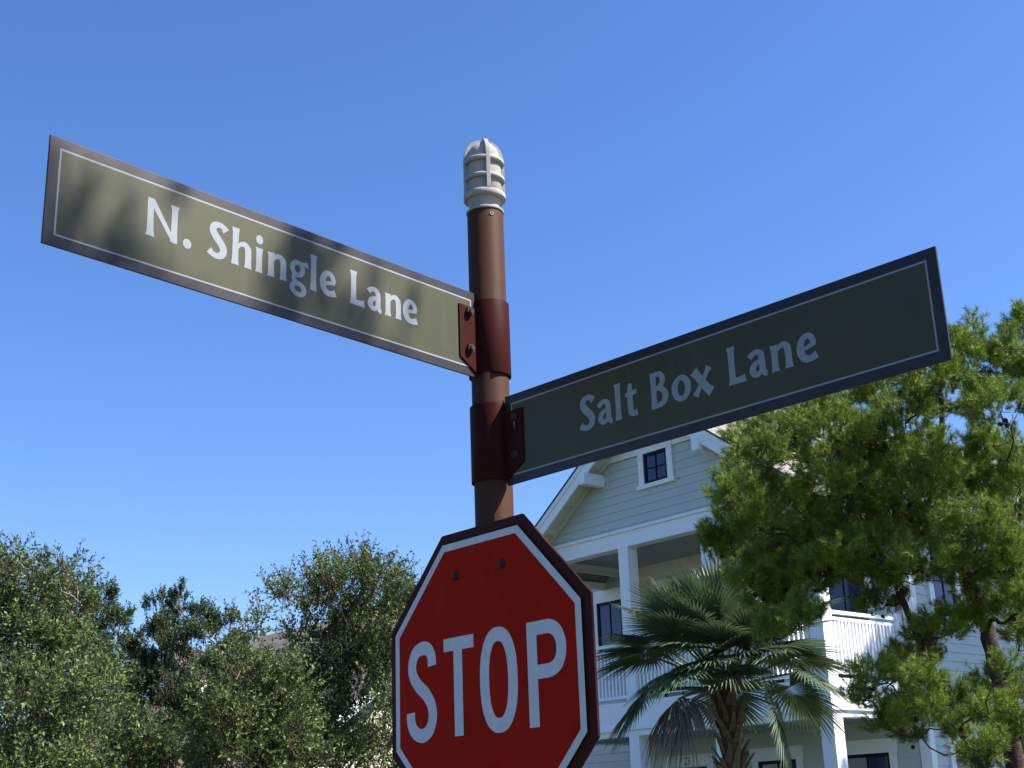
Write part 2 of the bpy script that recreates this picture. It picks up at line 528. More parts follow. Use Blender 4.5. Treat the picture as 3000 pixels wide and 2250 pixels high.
def blade_sign(name, label, yaw, z_top, x0, x1, text, base_z, clamp_side, flange, bolt_pos, collar, dome):
    """a flat street-name panel held to the post by a two-part collar clamp; x = 0 is the post axis"""
    t = empty(name, (POST[0], POST[1], 0), yaw)
    tag(t, label, 'street sign', 'street name signs on the post')
    H, th = 0.2545, 0.0055
    zb = z_top - H
    p = MB().box(x0, x1, -th / 2, th / 2, zb, z_top).build('panel', M['signbrown'], t)
    bevel(p, 0.0008, 2)
    p.data.materials.append(M['signedge'])
    for poly in p.data.polygons:
        if abs(poly.normal.z) > 0.9 or abs(poly.normal.x) > 0.9:
            poly.material_index = 0
    ins, lw = 0.0245, 0.0042
    a0, a1, b0, b1 = x0 + ins, x1 - ins, zb + ins, z_top - ins
    y = -(th / 2 + 0.0004)
    lm = MB()
    for bx in ((a0, a1, b0, b0 + lw), (a0, a1, b1 - lw, b1), (a0, a0 + lw, b0 + lw, b1 - lw), (a1 - lw, a1, b0 + lw, b1 - lw)):
        lm.add([(bx[0], y, bx[2]), (bx[1], y, bx[2]), (bx[1], y, bx[3]), (bx[0], y, bx[3])], [(0, 1, 2, 3)])
    lm.build('border_line', M['letter'], t)
    MB().add([(a0 + lw, y, b0 + lw), (a1 - lw, y, b0 + lw), (a1 - lw, y, b1 - lw), (a0 + lw, y, b1 - lw)], [(0, 1, 2, 3)]).build('green_field', M['signgreen'], t)
    for ch, cx in text:
        glyph(GL[ch], cx, base_z, 0.0935, th / 2 + 0.0008).build('letter', M['letter'], t)
    # clamp: two bent half collars, flanges sandwiching the panel
    sg = clamp_side
    r_in, r_out = 0.0568, 0.0606
    for face in (-1, 1):                       # -1 viewer's side, +1 far side
        mb = MB()
        n = 22
        a_s = math.asin(0.0034 / r_out)
        ring = []
        for i in range(n + 1):
            a = a_s + (math.pi - 2 * a_s) * i / n
            ring.append((math.cos(a), face * math.sin(a)))
        vs = []
        for rr in (r_out, r_in):
            for zz in (collar[0], collar[1]):
                vs += [(sg * c * rr, s * rr, zz) for c, s in ring]
        m = n + 1
        fs = []
        for i in range(n):
            fs.append((i, i + 1, m + i + 1, m + i))
            fs.append((2 * m + i, 3 * m + i, 3 * m + i + 1, 2 * m + i + 1))
            fs.append((i, 2 * m + i, 2 * m + i + 1, i + 1))
            fs.append((m + i, m + i + 1, 3 * m + i + 1, 3 * m + i))
        fs.append((0, m, 3 * m, 2 * m))
        fs.append((n, 2 * m + n, 3 * m + n, m + n))
        mb.add(vs, fs)
        y0, y1 = face * (th / 2 + 0.0004), face * (th / 2 + 0.0052)
        mb.prism([(sg * xx, zz) for xx, zz in flange], y0, y1)
        hc = mb.build('clamp_half', M['clamp'], t, smooth=False)
        hc.data.shade_auto_smooth() if hasattr(hc.data, 'shade_auto_smooth') else None
        for q in hc.data.polygons:
            q.use_smooth = abs(q.normal.z) < 0.5 and len(q.vertices) == 4 and q.index < 4 * n
        bevel(hc, 0.0012, 2)
        for bx, bz in bolt_pos:
            bm_ = MB()
            yo = face * (th / 2 + 0.0052)
            if dome and face < 0:
                prof = [(0.0135, 0), (0.013, 0.003), (0.0105, 0.006), (0.006, 0.0082), (0.0005, 0.009)]
                seg = 20
            else:
                prof = None
                seg = 6
            if prof:
                for i, (rr, hh) in enumerate(prof):
                    for kk in range(seg):
                        a = 2 * math.pi * kk / seg
                        bm_.v.append((sg * bx + rr * math.cos(a), yo + face * hh, bz + rr * math.sin(a)))
                for i in range(len(prof) - 1):
                    for kk in range(seg):
                        k2 = (kk + 1) % seg
                        bm_.f.append((i * seg + kk, i * seg + k2, (i + 1) * seg + k2, (i + 1) * seg + kk))
            else:
                hexp = [(sg * bx + 0.0135 * math.cos(math.pi / 3 * kk + .3), bz + 0.0135 * math.sin(math.pi / 3 * kk + .3)) for kk in range(6)]
                bm_.prism(hexp, yo, yo + face * 0.010)
                rod = [(sg * bx + 0.0078 * math.cos(math.pi / 6 * kk), bz + 0.0078 * math.sin(math.pi / 6 * kk)) for kk in range(12)]
                bm_.prism(rod, yo + face * 0.010, yo + face * 0.016)
            bm_.build('bolt', M['bolt'], t)
    return t


POST = (-0.0613, 3.5806)

# the round post, its screw and the cast lantern finial
post = empty('sign_post', (POST[0], POST[1], 0))
tag(post, 'round brown steel signpost with a pale cast lantern finial on top', 'signpost')
PR, PT = 0.0535, 3.7095
MB().lathe([(PR, 0), (PR, PT - 0.004), (PR - 0.002, PT), (0.0, PT)], 72).build('pole', M['pole'], post, smooth=True).data.shade_smooth()
pole_o = [c for c in post.children if c.name.startswith('pole')][0]
for q in pole_o.data.polygons:
    q.use_smooth = abs(q.normal.z) < 0.3
MB().lathe([(0.001, 0.001), (0.11, 0.001), (0.11, 0.03), (0.085, 0.06), (0.062, 0.16), (0.0537, 0.18)], 48).build('base_collar', M['pole'], post, smooth=True)
# screw: small pale ring with a dark centre, flush on the post below the finial
sa = math.radians(-90 + 22)
sc = MB()
for rr, hh in ((0.0062, 0.0), (0.0058, 0.0018), (0.003, 0.0018), (0.0028, 0.0004), (0.0001, 0.0004)):
    for k in range(16):
        a = 2 * math.pi * k / 16
        u, w = rr * math.cos(a), rr * math.sin(a)
        rad = PR + hh - 0.0004
        sc.v.append((rad * math.cos(sa) - u * math.sin(sa), rad * math.sin(sa) + u * math.cos(sa), PT - 0.018 + w))
for i in range(4):
    for k in range(16):
        k2 = (k + 1) % 16
        sc.f.append((i * 16 + k, i * 16 + k2, (i + 1) * 16 + k2, (i + 1) * 16 + k))
sco = sc.build('screw', M['finial'], post)
sco.data.materials.append(M['black'])
for q in sco.data.polygons:
    q.material_index = 1 if q.index >= 32 else 0

Z0 = PT + 0.001
fin = MB()
prof = [(0.0005, 0.0), (0.0548, 0.0), (0.0562, 0.002), (0.0562, 0.006), (0.054, 0.0085), (0.045, 0.010), (0.0435, 0.016), (0.0435, 0.026), (0.047, 0.033), (0.0510, 0.037), (0.0510, 0.166)]
for i in range(1, 11):
    a = math.pi / 2 * i / 10
    prof.append((max(0.0004, 0.0505 * math.cos(a) ** 0.78), 0.164 + 0.0690 * math.sin(a) ** 0.90))
fin.lathe([(r, Z0 + z) for r, z in prof], 64)
finial = fin.build('finial', M['finial'], post, smooth=True)
for q in finial.data.polygons:
    q.use_smooth = q.center.z > Z0 + 0.033
def ring(z0, z1, r):
    e = 0.003
    mb = MB().lathe([(0.0500, Z0 + z0), (r - e, Z0 + z0), (r, Z0 + z0 + e), (r, Z0 + z1 - e), (r - e, Z0 + z1), (0.0500, Z0 + z1)], 64)
    o = mb.build('guard_ring', M['finial'], finial)
    for q in o.data.polygons:
        q.use_smooth = abs(q.normal.z) < 0.2
ring(0.0420, 0.0625, 0.0625)
ring(0.1010, 0.1150, 0.0615)
ring(0.1570, 0.1710, 0.0615)
for q in range(2):                      # two arched ribs crossing over the dome
    a0 = math.radians(-90 + 14 + 90 * q)
    dx, dy = math.cos(a0), math.sin(a0)
    path = [(0.0616, 0.0625), (0.0616, 0.11), (0.0616, 0.164)]
    for i in range(1, 20):
        a = math.pi * i / 20
        path.append((math.copysign(0.0616 * abs(math.cos(a)) ** 0.78, math.cos(a)), 0.164 + 0.0790 * math.sin(a) ** 0.90))
    path += [(-0.0616, 0.164), (-0.0616, 0.11), (-0.0616, 0.0625)]
    mb = MB()
    w = 0.0062
    m = len(path)
    for i, (r, z) in enumerate(path):
        if z > 0.1645:
            ri, zi = r * 0.0495 / 0.0616, 0.164 + (z - 0.164) * 0.0675 / 0.0790
        else:
            ri, zi = math.copysign(0.0500, r), z
        rr = r * (1.0 if q == 0 else 0.999)
        for (ra, za) in ((rr, z), (ri, zi)):
            for sg in (-1, 1):
                mb.v.append((ra * dx - sg * w * dy, ra * dy + sg * w * dx, Z0 + za))
    for i in range(m - 1):
        a, b = 4 * i, 4 * (i + 1)
        mb.f += [(a, a + 1, b + 1, b), (a + 2, b + 2, b + 3, a + 3), (a, b, b + 2, a + 2), (a + 1, a + 3, b + 3, b + 1)]
    bevel(mb.build('guard_rib', M['finial'], finial), 0.0012, 2)

Y1, Y2, Y3 = 0.8486, -0.7952, -0.8479
blade_sign('street_name_sign', 'olive green street sign reading N. Shingle Lane, dappled with sunlight, left of the post', Y1, 3.4420, -1.3835, -0.0500,
           [('N', -1.1384), ('.', -1.0385), ('S', -0.9695), ('h', -0.9030), ('i', -0.8330), ('n', -0.7960), ('g', -0.7285), ('l', -0.6628),
            ('e', -0.6315), ('L', -0.5305), ('a', -0.4700), ('n', -0.4075), ('e', -0.3425)], 3.2842, -1,
           [(0.057, 3.394), (0.128, 3.394), (0.128, 3.236), (0.068, 3.201), (0.057, 3.201)], [(0.092, 3.374), (0.092, 3.264)], (3.200, 3.421), False)
blade_sign('street_name_sign', 'olive green street sign reading Salt Box Lane, in shade, right of the post', Y2, 3.1280, 0.0590, 1.3835,
           [('S', 0.3410), ('a', 0.4035), ('l', 0.4640), ('t', 0.4985), ('B', 0.5825), ('o', 0.6510), ('x', 0.7150), ('L', 0.8235),
            ('a', 0.8845), ('n', 0.9470), ('e', 1.0185)], 2.9612, 1,
           [(0.057, 3.081), (0.1305, 3.081), (0.1305, 2.930), (0.072, 2.894), (0.057, 2.894)], [(0.098, 3.060), (0.098, 2.952)], (2.892, 3.112), True)

# ------------------------------------------------------------------ stop sign
st = empty('stop_sign', (POST[0], POST[1], 0), Y3)
tag(st, 'red and white octagonal STOP sign on a brown backing plate below the street signs', 'stop sign')
SZ, SX, OFF = 2.3551, 0.0117, 0.0572
t8 = math.tan(math.pi / 8)
def octv(w, cx=SX, cz=SZ):
    h = w / 2; s = h * t8
    return [(cx - s, cz + h), (cx + s, cz + h), (cx + h, cz + s), (cx + h, cz - s), (cx + s, cz - h), (cx - s, cz - h), (cx - h, cz - s), (cx - h, cz + s)]
bp = MB().prism(octv(0.8214), -OFF - 0.004, -OFF + 0.004).build('backing_plate', M['plate'], st)
bevel(bp, 0.0012, 2)
for zz in (2.6, 2.15):
    MB().prism([(-0.05, zz - .02), (0.05, zz - .02), (0.05, zz + .02), (-0.05, zz + .02)], -OFF + 0.0041, -0.045).build('bracket', M['clamp'], st)
fy = -OFF - 0.012
fp = MB().prism(octv(0.762), fy, fy + 0.0025).build('sign_sheet', M['stopwhite'], st)
bevel(fp, 0.0006, 1)
MB().prism([(SX - .04, SZ - .3), (SX + .04, SZ - .3), (SX + .04, SZ + .3), (SX - .04, SZ + .3)], fy + 0.0026, -OFF - 0.0042).build('spacer', M['plate'], st)
ov = octv(0.7225)
MB().add([(a, fy - 0.0004, b) for a, b in ov], [tuple(range(8))]).build('red_field', M['stopred'], st)
W = 0.0367
zt, zb = 2.4607, 2.2380
def L_(strokes):
    glyph(strokes, 0, 0, 1.0, -fy + 0.0008).build('letter', M['stopwhite'], st)
L_([([(-.2000, 2.4140), (-.2035, 2.4420), (-.2190, 2.4605), (-.2460, 2.4650), (-.2755, 2.4530), (-.2900, 2.4230), (-.2850, 2.3930), (-.2630, 2.3660),
      (-.2310, 2.3420), (-.2080, 2.3150), (-.1995, 2.2840), (-.2085, 2.2530), (-.2290, 2.2355), (-.2540, 2.2315), (-.2800, 2.2430), (-.2955, 2.2650), (-.2990, 2.2950)],
     [W] * 17)])
L_([([(-.1475, 2.4610), (-.0198, 2.4610)], [.0345, .0345], 'l'), ([(-.0870, 2.4590), (-.0870, 2.2205)], [W, W], 'l')])
L_([ellipse(.0785, 2.3505, .0562, .1150, W, W, 28, pw=2.35)])
L_([([(.2110, 2.4785), (.2110, 2.2205)], [W, W], 'l'),
    ([(.2100, 2.4610), (.2500, 2.4613), (.2800, 2.4600), (.3040, 2.4470), (.3165, 2.4250), (.3190, 2.4060), (.3165, 2.3870), (.3040, 2.3660), (.2800, 2.3545), (.2500, 2.3530), (.2100, 2.3530)],
     [.0345] * 3 + [.0355] * 5 + [.0345] * 3)])
for bx, bz in ((-0.0897, 2.6430), (0.1053, 2.6452)):
    mb = MB()
    prof = [(0.0135, 0), (0.013, 0.003), (0.0105, 0.006), (0.006, 0.008), (0.0005, 0.0088)]
    for rr, hh in prof:
        for k in range(18):
            a = 2 * math.pi * k / 18
            mb.v.append((bx + rr * math.cos(a), fy - 0.0006 - hh, bz + rr * math.sin(a)))
    for i in range(4):
        for k in range(18):
            k2 = (k + 1) % 18
            mb.f.append((i * 18 + k, i * 18 + k2, (i + 1) * 18 + k2, (i + 1) * 18 + k))
    mb.build('bolt', M['bolt'], st, smooth=True)

# pale paint drip below the upper bolt of the right-hand clamp
for b_ in [o for o in bpy.data.objects if o.name.startswith('street_name_sign') and 'Salt' in o.get('label', '')]:
    yd = -(0.00275 + 0.0053)
    MB().add([(0.0925, yd, 3.049), (0.0955, yd, 3.0475), (0.098, yd, 3.040), (0.1005, yd, 3.0475), (0.1035, yd, 3.049), (0.0992, yd, 3.038), (0.0986, yd, 3.026), (0.0976, yd, 3.026), (0.0970, yd, 3.038)],
             [(0, 1, 8), (1, 2, 8), (2, 5, 8), (2, 3, 5), (3, 4, 5), (5, 6, 7, 8)]).build('paint_drip', M['letter'], b_)

# ------------------------------------------------------------------ the sage green house (local x right along the front, y back, z up)
HO = (4.6791, 20.7797, 0)
HYAW = math.radians(-49)
house = empty('porch_house', HO, HYAW)
tag(house, 'two-storey sage green clapboard house with white gable, columns and double porch', 'house')
XC, SL = -3.26, 0.72
WALL_Y = 2.2
EXPO = 0.153


def hb(name, x0, x1, y0, y1, z0, z1, m='white', parent=None):
    return MB().box(x0, x1, y0, y1, z0, z1).build(name, M[m], parent or house)


def board_front(parent, xa0, xb0, xa1, xb1, y, z0, z1, m='siding'):
    lo, hi = 0.020, 0.005
    MB().add([(xa0, y - lo, z0), (xb0, y - lo, z0), (xb1, y - hi, z1), (xa1, y - hi, z1),
              (xa0, y, z0), (xb0, y, z0), (xb1, y, z1), (xa1, y, z1)],
             [(0, 1, 2, 3), (7, 6, 5, 4), (0, 4, 5, 1), (1, 5, 6, 2), (2, 6, 7, 3), (3, 7, 4, 0)]).build('siding_board', M[m], parent)


def board_side(parent, ya, yb, x, z0, z1, m='siding'):
    lo, hi = 0.020, 0.005
    MB().add([(x + lo, ya, z0), (x + lo, yb, z0), (x + hi, yb, z1), (x + hi, ya, z1),
              (x, ya, z0), (x, yb, z0), (x, yb, z1), (x, ya, z1)],
             [(0, 1, 2, 3), (7, 6, 5, 4), (0, 4, 5, 1), (1, 5, 6, 2), (2, 6, 7, 3), (3, 7, 4, 0)]).build('siding_board', M[m], parent)


def courses(z0, z1, phase):
    z = z0 - ((z0 - phase) % EXPO)
    while z < z1 - 0.01:
        yield max(z, z0), min(z + EXPO, z1)
        z += EXPO


def spans(a, b, z0, z1, openings):
    cuts = [(o[0], o[1]) for o in openings if z0 >= o[2] - 0.1 and z1 <= o[3] + 0.1]
    segs = [(a, b)]
    for c0, c1 in cuts:
        ns = []
        for s0, s1 in segs:
            if c1 <= s0 or c0 >= s1:
                ns.append((s0, s1)); continue
            if c0 > s0: ns.append((s0, c0))
            if c1 < s1: ns.append((c1, s1))
        segs = ns
    return [s for s in segs if s[1] - s[0] > 0.02]


def window(parent, axis, c, a0, a1, z0, z1, nx, nz, tw=0.13, sill=True, name='window', midrail=False, head=0.0):
    """axis 'f': in a front wall at y=c (faces -y); axis 's': side wall at x=c (faces +x). a0..a1/z0..z1 = black frame."""
    def bx(nm, u0, u1, d0, d1, w0, w1, m, par):
        if axis == 'f':
            return MB().box(u0, u1, c - d1, c - d0, w0, w1).build(nm, M[m], par)
        return MB().box(c + d0, c + d1, u0, u1, w0, w1).build(nm, M[m], par)
    fw = 0.055
    win = bx(name, a0 + fw - .006, a1 - fw + .006, -0.018, -0.013, z0 + fw - .006, z1 - fw + .006, 'interior', parent)
    # casing
    bx('casing', a0 - tw, a0, -0.018, 0.036, z0, z1, 'white', win)
    bx('casing', a1, a1 + tw, -0.018, 0.036, z0, z1, 'white', win)
    bx('casing', a0 - tw - .02, a1 + tw + .02, -0.018, 0.044, z1, z1 + tw + head, 'white', win)
    if sill:
        bx('sill', a0 - tw - .04, a1 + tw + .04, -0.018, 0.065, z0 - 0.075, z0, 'white', win)
    # black sash
    for nm, u0, u1, w0, w1 in (('sash_rail', a0, a1, z0, z0 + fw), ('sash_rail', a0, a1, z1 - fw, z1),
                               ('sash_stile', a0, a0 + fw, z0 + fw, z1 - fw), ('sash_stile', a1 - fw, a1, z0 + fw, z1 - fw)):
        bx(nm, u0, u1, -0.018, 0.016, w0, w1, 'black', win)
    pu = [a0 + fw + (a1 - a0 - 2 * fw) * i / nx for i in range(nx + 1)]
    pw = [z0 + fw + (z1 - z0 - 2 * fw) * i / nz for i in range(nz + 1)]
    mt = 0.011
    for i in range(1, nx):
        bx('muntin', pu[i] - mt, pu[i] + mt, -0.004, 0.010, pw[0], pw[-1], 'black', win)
    for j in range(1, nz):
        mt2 = 0.03 if (midrail and j == nz // 2) else mt
        for i in range(nx):
            bx('muntin', pu[i] + (mt if i else 0), pu[i + 1] - (mt if i < nx - 1 else 0), -0.004, 0.008, pw[j] - mt2, pw[j] + mt2, 'black', win)
    for i in range(nx):
        for j in range(nz):
            bx('pane', pu[i] + .002, pu[i + 1] - .002, -0.010, -0.005, pw[j] + .004, pw[j + 1] - .004, 'glass', win)
    return win


# --- gable front over the porch
def rake_z(x, drop=0.0):          # top of the roof
    return 9.40 - SL * abs(x - XC) - drop

gable = MB().prism([(XC - 3.1, 6.99), (XC + 3.1, 6.99), (XC + 3.1, rake_z(XC + 3.1, .16)), (XC, 9.24), (XC - 3.1, rake_z(XC - 3.1, .16))], 0.021, 0.16)
gable = gable.build('gable_wall', M['siding'], house)
W0, W1, WZ0, WZ1 = -3.55, -2.97, 7.715, 8.285
for z0, z1 in courses(7.022, 8.30, 7.066):
    w0 = (9.40 - 0.20 - z0) / SL
    w1 = (9.40 - 0.20 - z1) / SL
    if z0 > WZ0 - .09 and z1 < WZ1 + .2:
        board_front(gable, XC - w0, W0 - .13, XC - w1, W0 - .13, 0.02, z0, z1)
        board_front(gable, W1 + .13, XC + w0, W1 + .13, XC + w1, 0.02, z0, z1)
    else:
        board_front(gable, XC - w0, XC + w0, XC - w1, XC + w1, 0.02, z0, z1)
window(house, 'f', 0.0, W0, W1, WZ0, WZ1, 2, 2, tw=0.13)
# horizontal band above the window and the louvred peak
hb('frieze_band', XC - 1.22, XC + 1.22, -0.03, 0.02, 8.43, 8.60, parent=gable)
hb('band_moulding', XC - 1.10, XC + 1.10, -0.055, 0.02, 8.602, 8.65, parent=gable)
pz = MB().prism([(XC - .98, 8.66), (XC + .98, 8.66), (XC, 9.22)], -0.02, 0.02).build('peak_panel', M['white'], gable)
hb('band_lower', XC - 1.28, W0 - .152, -0.028, 0.02, 8.302, 8.428, parent=gable)
hb('band_lower', W1 + .152, XC + 1.28, -0.028, 0.02, 8.302, 8.428, parent=gable)

# porch beam, frieze cap
hb('beam', -6.50, 0.0, 0.0, 0.25, 6.69, 6.965)
hb('frieze_cap', -6.52, 0.02, -0.035, 0.25, 6.967, 7.02)
hb('beam', -0.25, 0.0, 0.252, WALL_Y, 6.69, 6.965)
hb('beam', -6.50, -6.25, 0.252, WALL_Y, 6.69, 6.965)
hb('beam_trim', -6.22, -6.248, 0.252, WALL_Y, 6.62, 6.69, 'soffit')
# upper porch ceiling boards
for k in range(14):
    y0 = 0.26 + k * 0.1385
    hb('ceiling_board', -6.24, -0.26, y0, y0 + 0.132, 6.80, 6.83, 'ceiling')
hb('wall_plate', -6.24, -0.26, WALL_Y - 0.045, WALL_Y - 0.021, 6.50, 6.797, 'soffit')

# --- roofs
def gable_roof(name, xc, half, top, sl, y0, y1, parent, overhang_bits=True, th=0.10):
    rf = None
    for sg in (-1, 1):
        poly = [(xc, top), (xc + sg * half, top - sl * half), (xc + sg * half, top - sl * half - th), (xc, top - th)]
        o = MB().prism(poly, y0, y1).build('roof_slope', M['roof'], parent)
        rf = rf or o
        # drip edge
        e = [(xc, top + .004), (xc + sg * half, top - sl * half + .004), (xc + sg * half, top - sl * half - .035), (xc, top - .035)]
        MB().prism(e, y0 - 0.012, y0 - 0.001).build('drip_edge', M['drip'], o)
        # barge: crown moulding + board
        e1 = [(xc, top - .037), (xc + sg * half, top - sl * half - .037), (xc + sg * half, top - sl * half - .135), (xc, top - .135)]
        MB().prism(e1, y0 - 0.001, y0 + 0.02).build('rake_moulding', M['white'], o)
        e2 = [(xc, top - .136), (xc + sg * half, top - sl * half - .136), (xc + sg * half, top - sl * half - .33), (xc, top - .33)]
        MB().prism(e2, y0 + 0.018, y0 + 0.055).build('barge_board', M['white'], o)
        # eave fascia
        xe = xc + sg * half
        ze = top - sl * half
        MB().box(min(xe, xe - sg * .03), max(xe, xe - sg * .03), y0 + .06, y1, ze - 0.26, ze - th - 0.002).build('eave_fascia', M['white'], o)
    return rf

gable_roof('roof', XC, 3.70, 9.40, SL, -0.47, 4.0, house)
# soffit boards under the rake overhang, with lookouts and big bracket blocks
for sg in (-1, 1):
    x_in, x_out = XC, XC + sg * 3.66
    poly = [(x_in, 9.40 - .115), (x_out, 9.40 - SL * 3.66 - .115), (x_out, 9.40 - SL * 3.66 - .135), (x_in, 9.40 - .135)]
    MB().prism(poly, -0.412, -0.002).build('rake_soffit', M['soffit'], house)
    # inner rake trim against the siding
    poly = [(x_in, 9.40 - .137), (x_out, 9.40 - SL * 3.66 - .137), (x_out, 9.40 - SL * 3.66 - .235), (x_in, 9.40 - .235)]
    MB().prism(poly, -0.034, -0.004).build('rake_trim', M['soffit'], house)
    for dist in (2.10, 2.72, 3.3):
        xm = XC + sg * dist
        zm = rake_z(xm, .137)
        MB().prism([(xm - .03, zm + .03 * SL * sg), (xm + .03, zm - .03 * SL * sg), (xm + .03, zm - .05 - .03 * SL * sg), (xm - .03, zm - .05 + .03 * SL * sg)], -0.412, -0.036).build('lookout', M['soffit'], house)
    xb = XC + sg * 1.40
    hb('bracket_block', xb - .07, xb + .07, -0.53, 0.0, 7.90, 8.115)
    hb('bracket_block', XC + sg * 3.05 - .07, XC + sg * 3.05 + .07, -0.53, -.036, 6.72 + .05, 6.985)

# --- columns
COLX = [(-0.25, 0.0), (-2.365, -2.12), (-4.35, -4.11), (-6.50, -6.25)]
for a, b in COLX:
    hb('column', a, b, 0.0, 0.25, 3.95, 6.69)
    hb('column', a, b, 0.0, 0.25, 0.55, 3.36)
    hb('column_base', a - .02, b + .02, -0.02, 0.27, 0.551, 0.72)
# --- upper deck
hb('deck_fascia', -6.50, 0.0, 0.0, 0.04, 3.522, 3.95)
hb('deck_fascia', -0.04, 0.0, 0.041, WALL_Y, 3.522, 3.95)
hb('deck_fascia', -6.50, -6.46, 0.041, WALL_Y, 3.522, 3.95)
hb('deck_ledge', -6.53, 0.035, -0.035, 0.25, 3.462, 3.520)
hb('deck_ledge', -0.25, 0.035, 0.251, WALL_Y, 3.462, 3.520)
hb('beam', -6.50, 0.0, 0.0, 0.25, 3.36, 3.46)
hb('beam', -0.25, 0.0, 0.252, WALL_Y, 3.36, 3.46)
hb('beam', -6.50, -6.25, 0.252, WALL_Y, 3.36, 3.46)
for k in range(16):
    y0 = 0.045 + k * 0.1335
    hb('deck_board', -6.455, -0.045, y0, y0 + 0.128, 3.91, 3.945, 'deck')
for k in range(14):
    y0 = 0.26 + k * 0.1385
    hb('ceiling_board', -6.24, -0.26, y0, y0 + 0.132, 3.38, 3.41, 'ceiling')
hb('porch_floor', -6.6, 0.1, -0.1, WALL_Y, 0.0, 0.55, 'deck')
# --- railings
bal_mesh = None
def railing_front(xa, xb, y):
    global bal_mesh
    t = hb('top_rail', xa, xb, y - .045, y + .045, 4.945, 5.00)
    hb('sub_rail', xa, xb, y - .022, y + .022, 4.85, 4.90, parent=t)
    hb('bottom_rail', xa, xb, y - .03, y + .03, 4.02, 4.075, parent=t)
    n = int((xb - xa) / 0.09)
    for i in range(n):
        x = xa + (xb - xa) * (i + .5) / n
        put_bal(t, x, y)
def railing_side(ya, yb, x):
    t = hb('top_rail', x - .045, x + .045, ya, yb, 4.945, 5.00)
    hb('sub_rail', x - .022, x + .022, ya, yb, 4.85, 4.90, parent=t)
    hb('bottom_rail', x - .03, x + .03, ya, yb, 4.02, 4.075, parent=t)
    n = int((yb - ya) / 0.088)
    for i in range(n):
        put_bal(t, x, ya + (yb - ya) * (i + .5) / n)
def put_bal(t, x, y):
    global bal_mesh
    if bal_mesh is None:
        b = MB().box(-.021, .021, -.021, .021, 4.0755, 4.8495).build('baluster', M['white'], t)
        b.location = (x, y, 0)
        bal_mesh = b.data
    else:
        b = bpy.data.objects.new('baluster', bal_mesh)
        link(b, t)
        b.location = (x, y, 0)
for (a, b), (c, e) in zip(COLX[1:], COLX[:-1]):
    railing_front(b, a2 := c, 0.09)
railing_side(0.25, 2.0, -0.07)
hb('newel_post', -0.17, 0.0, 2.001, 2.17, 3.95, 5.06)

# --- house wall behind the porch and left wing
DOOR = (-5.60, -4.42)
back = hb('front_wall', -9.6, 0.0, WALL_Y, WALL_Y + .12, 0.0, 7.0, 'siding')
ops = [(-1.60, -0.42, 0.9, 2.90), (-5.72, -4.24, 0.5, 2.90), (-7.52, -6.35, 4.3, 6.30), (-3.6, -2.4, 4.0, 6.30), (-5.6, -4.4, 4.0, 6.3), (-1.7, -.5, 4.0, 6.3), (-8.9, -7.75, 4.3, 6.3), (-3.4, -2.35, .9, 2.9)]
for z0, z1 in courses(0.55, 6.98, 7.066):
    if 3.36 < z0 < 3.9:
        continue
    for a, b in spans(-9.6, 0.0, z0, z1, ops):
        board_front(back, a, b, a, b, WALL_Y - .001, z0, z1, 'siding')
window(house, 'f', WALL_Y - .02, -1.46, -0.55, 0.95, 2.88, 2, 2, tw=0.125, head=0.10)
window(house, 'f', WALL_Y - .02, -3.30, -2.45, 0.95, 2.88, 2, 2, tw=0.125, head=0.10)
window(house, 'f', WALL_Y - .02, -7.20, -6.47, 4.45, 6.24, 2, 2, tw=0.15, head=0.10)
window(house, 'f', WALL_Y - .02, -8.75, -7.90, 4.45, 6.24, 2, 2, tw=0.13, head=0.10)
window(house, 'f', WALL_Y - .02, -1.56, -0.63, 4.05, 6.24, 2, 3, tw=0.125, sill=False, head=0.1)
window(house, 'f', WALL_Y - .02, -5.46, -4.53, 4.05, 6.24, 2, 3, tw=0.125, sill=False, head=0.1)
window(house, 'f', WALL_Y - .02, -3.46, -2.53, 4.05, 6.24, 2, 3, tw=0.125, sill=False, head=0.1)
hb('wing_frieze', -9.6, -6.53, WALL_Y - .04, WALL_Y - .022, 6.46, 6.98, parent=back) if False else None
# front door with head casing and house number
dr = hb('door', -5.45, -4.52, WALL_Y - .012, WALL_Y - .002, 0.56, 2.86, 'black')
hb('door_panel', -5.33, -4.64, WALL_Y - .022, WALL_Y - .013, 1.5, 2.70, 'glass', dr)
hb('door_panel', -5.33, -4.64, WALL_Y - .022, WALL_Y - .013, 0.72, 1.38, 'black', dr)
hb('casing', -5.60, -5.45, WALL_Y - .036, WALL_Y - .002, 0.56, 2.88, 'white', dr)
hb('casing', -4.52, -4.37, WALL_Y - .036, WALL_Y - .002, 0.56, 2.88, 'white', dr)
hd = hb('head_casing', -5.64, -4.33, WALL_Y - .042, WALL_Y - .002, 2.882, 3.09, 'white', dr)
kn = MB().lathe([(0.001, -.03), (.025, -.02), (.03, 0), (.025, .02), (.001, .03)], 12)
kn.build('handle', M['drip'], dr).location = (-4.62, WALL_Y - .055, 1.55)
n2 = glyph([([(.03, .74), (.08, .90), (.25, .96), (.42, .88), (.46, .72), (.38, .52), (.2, .28), (.06, .10)], [.10, .10, .09, .12, .14, .12, .09, .08]),
            ([(.03, .06), (.25, .075), (.48, .06)], [.11, .15, .11]), ], -5.075, 2.915, 0.135, 0.0)
n2.v = [(x, WALL_Y - .045 + y, z) for x, y, z in n2.v]
n2.build('numeral', M['black'], dr)
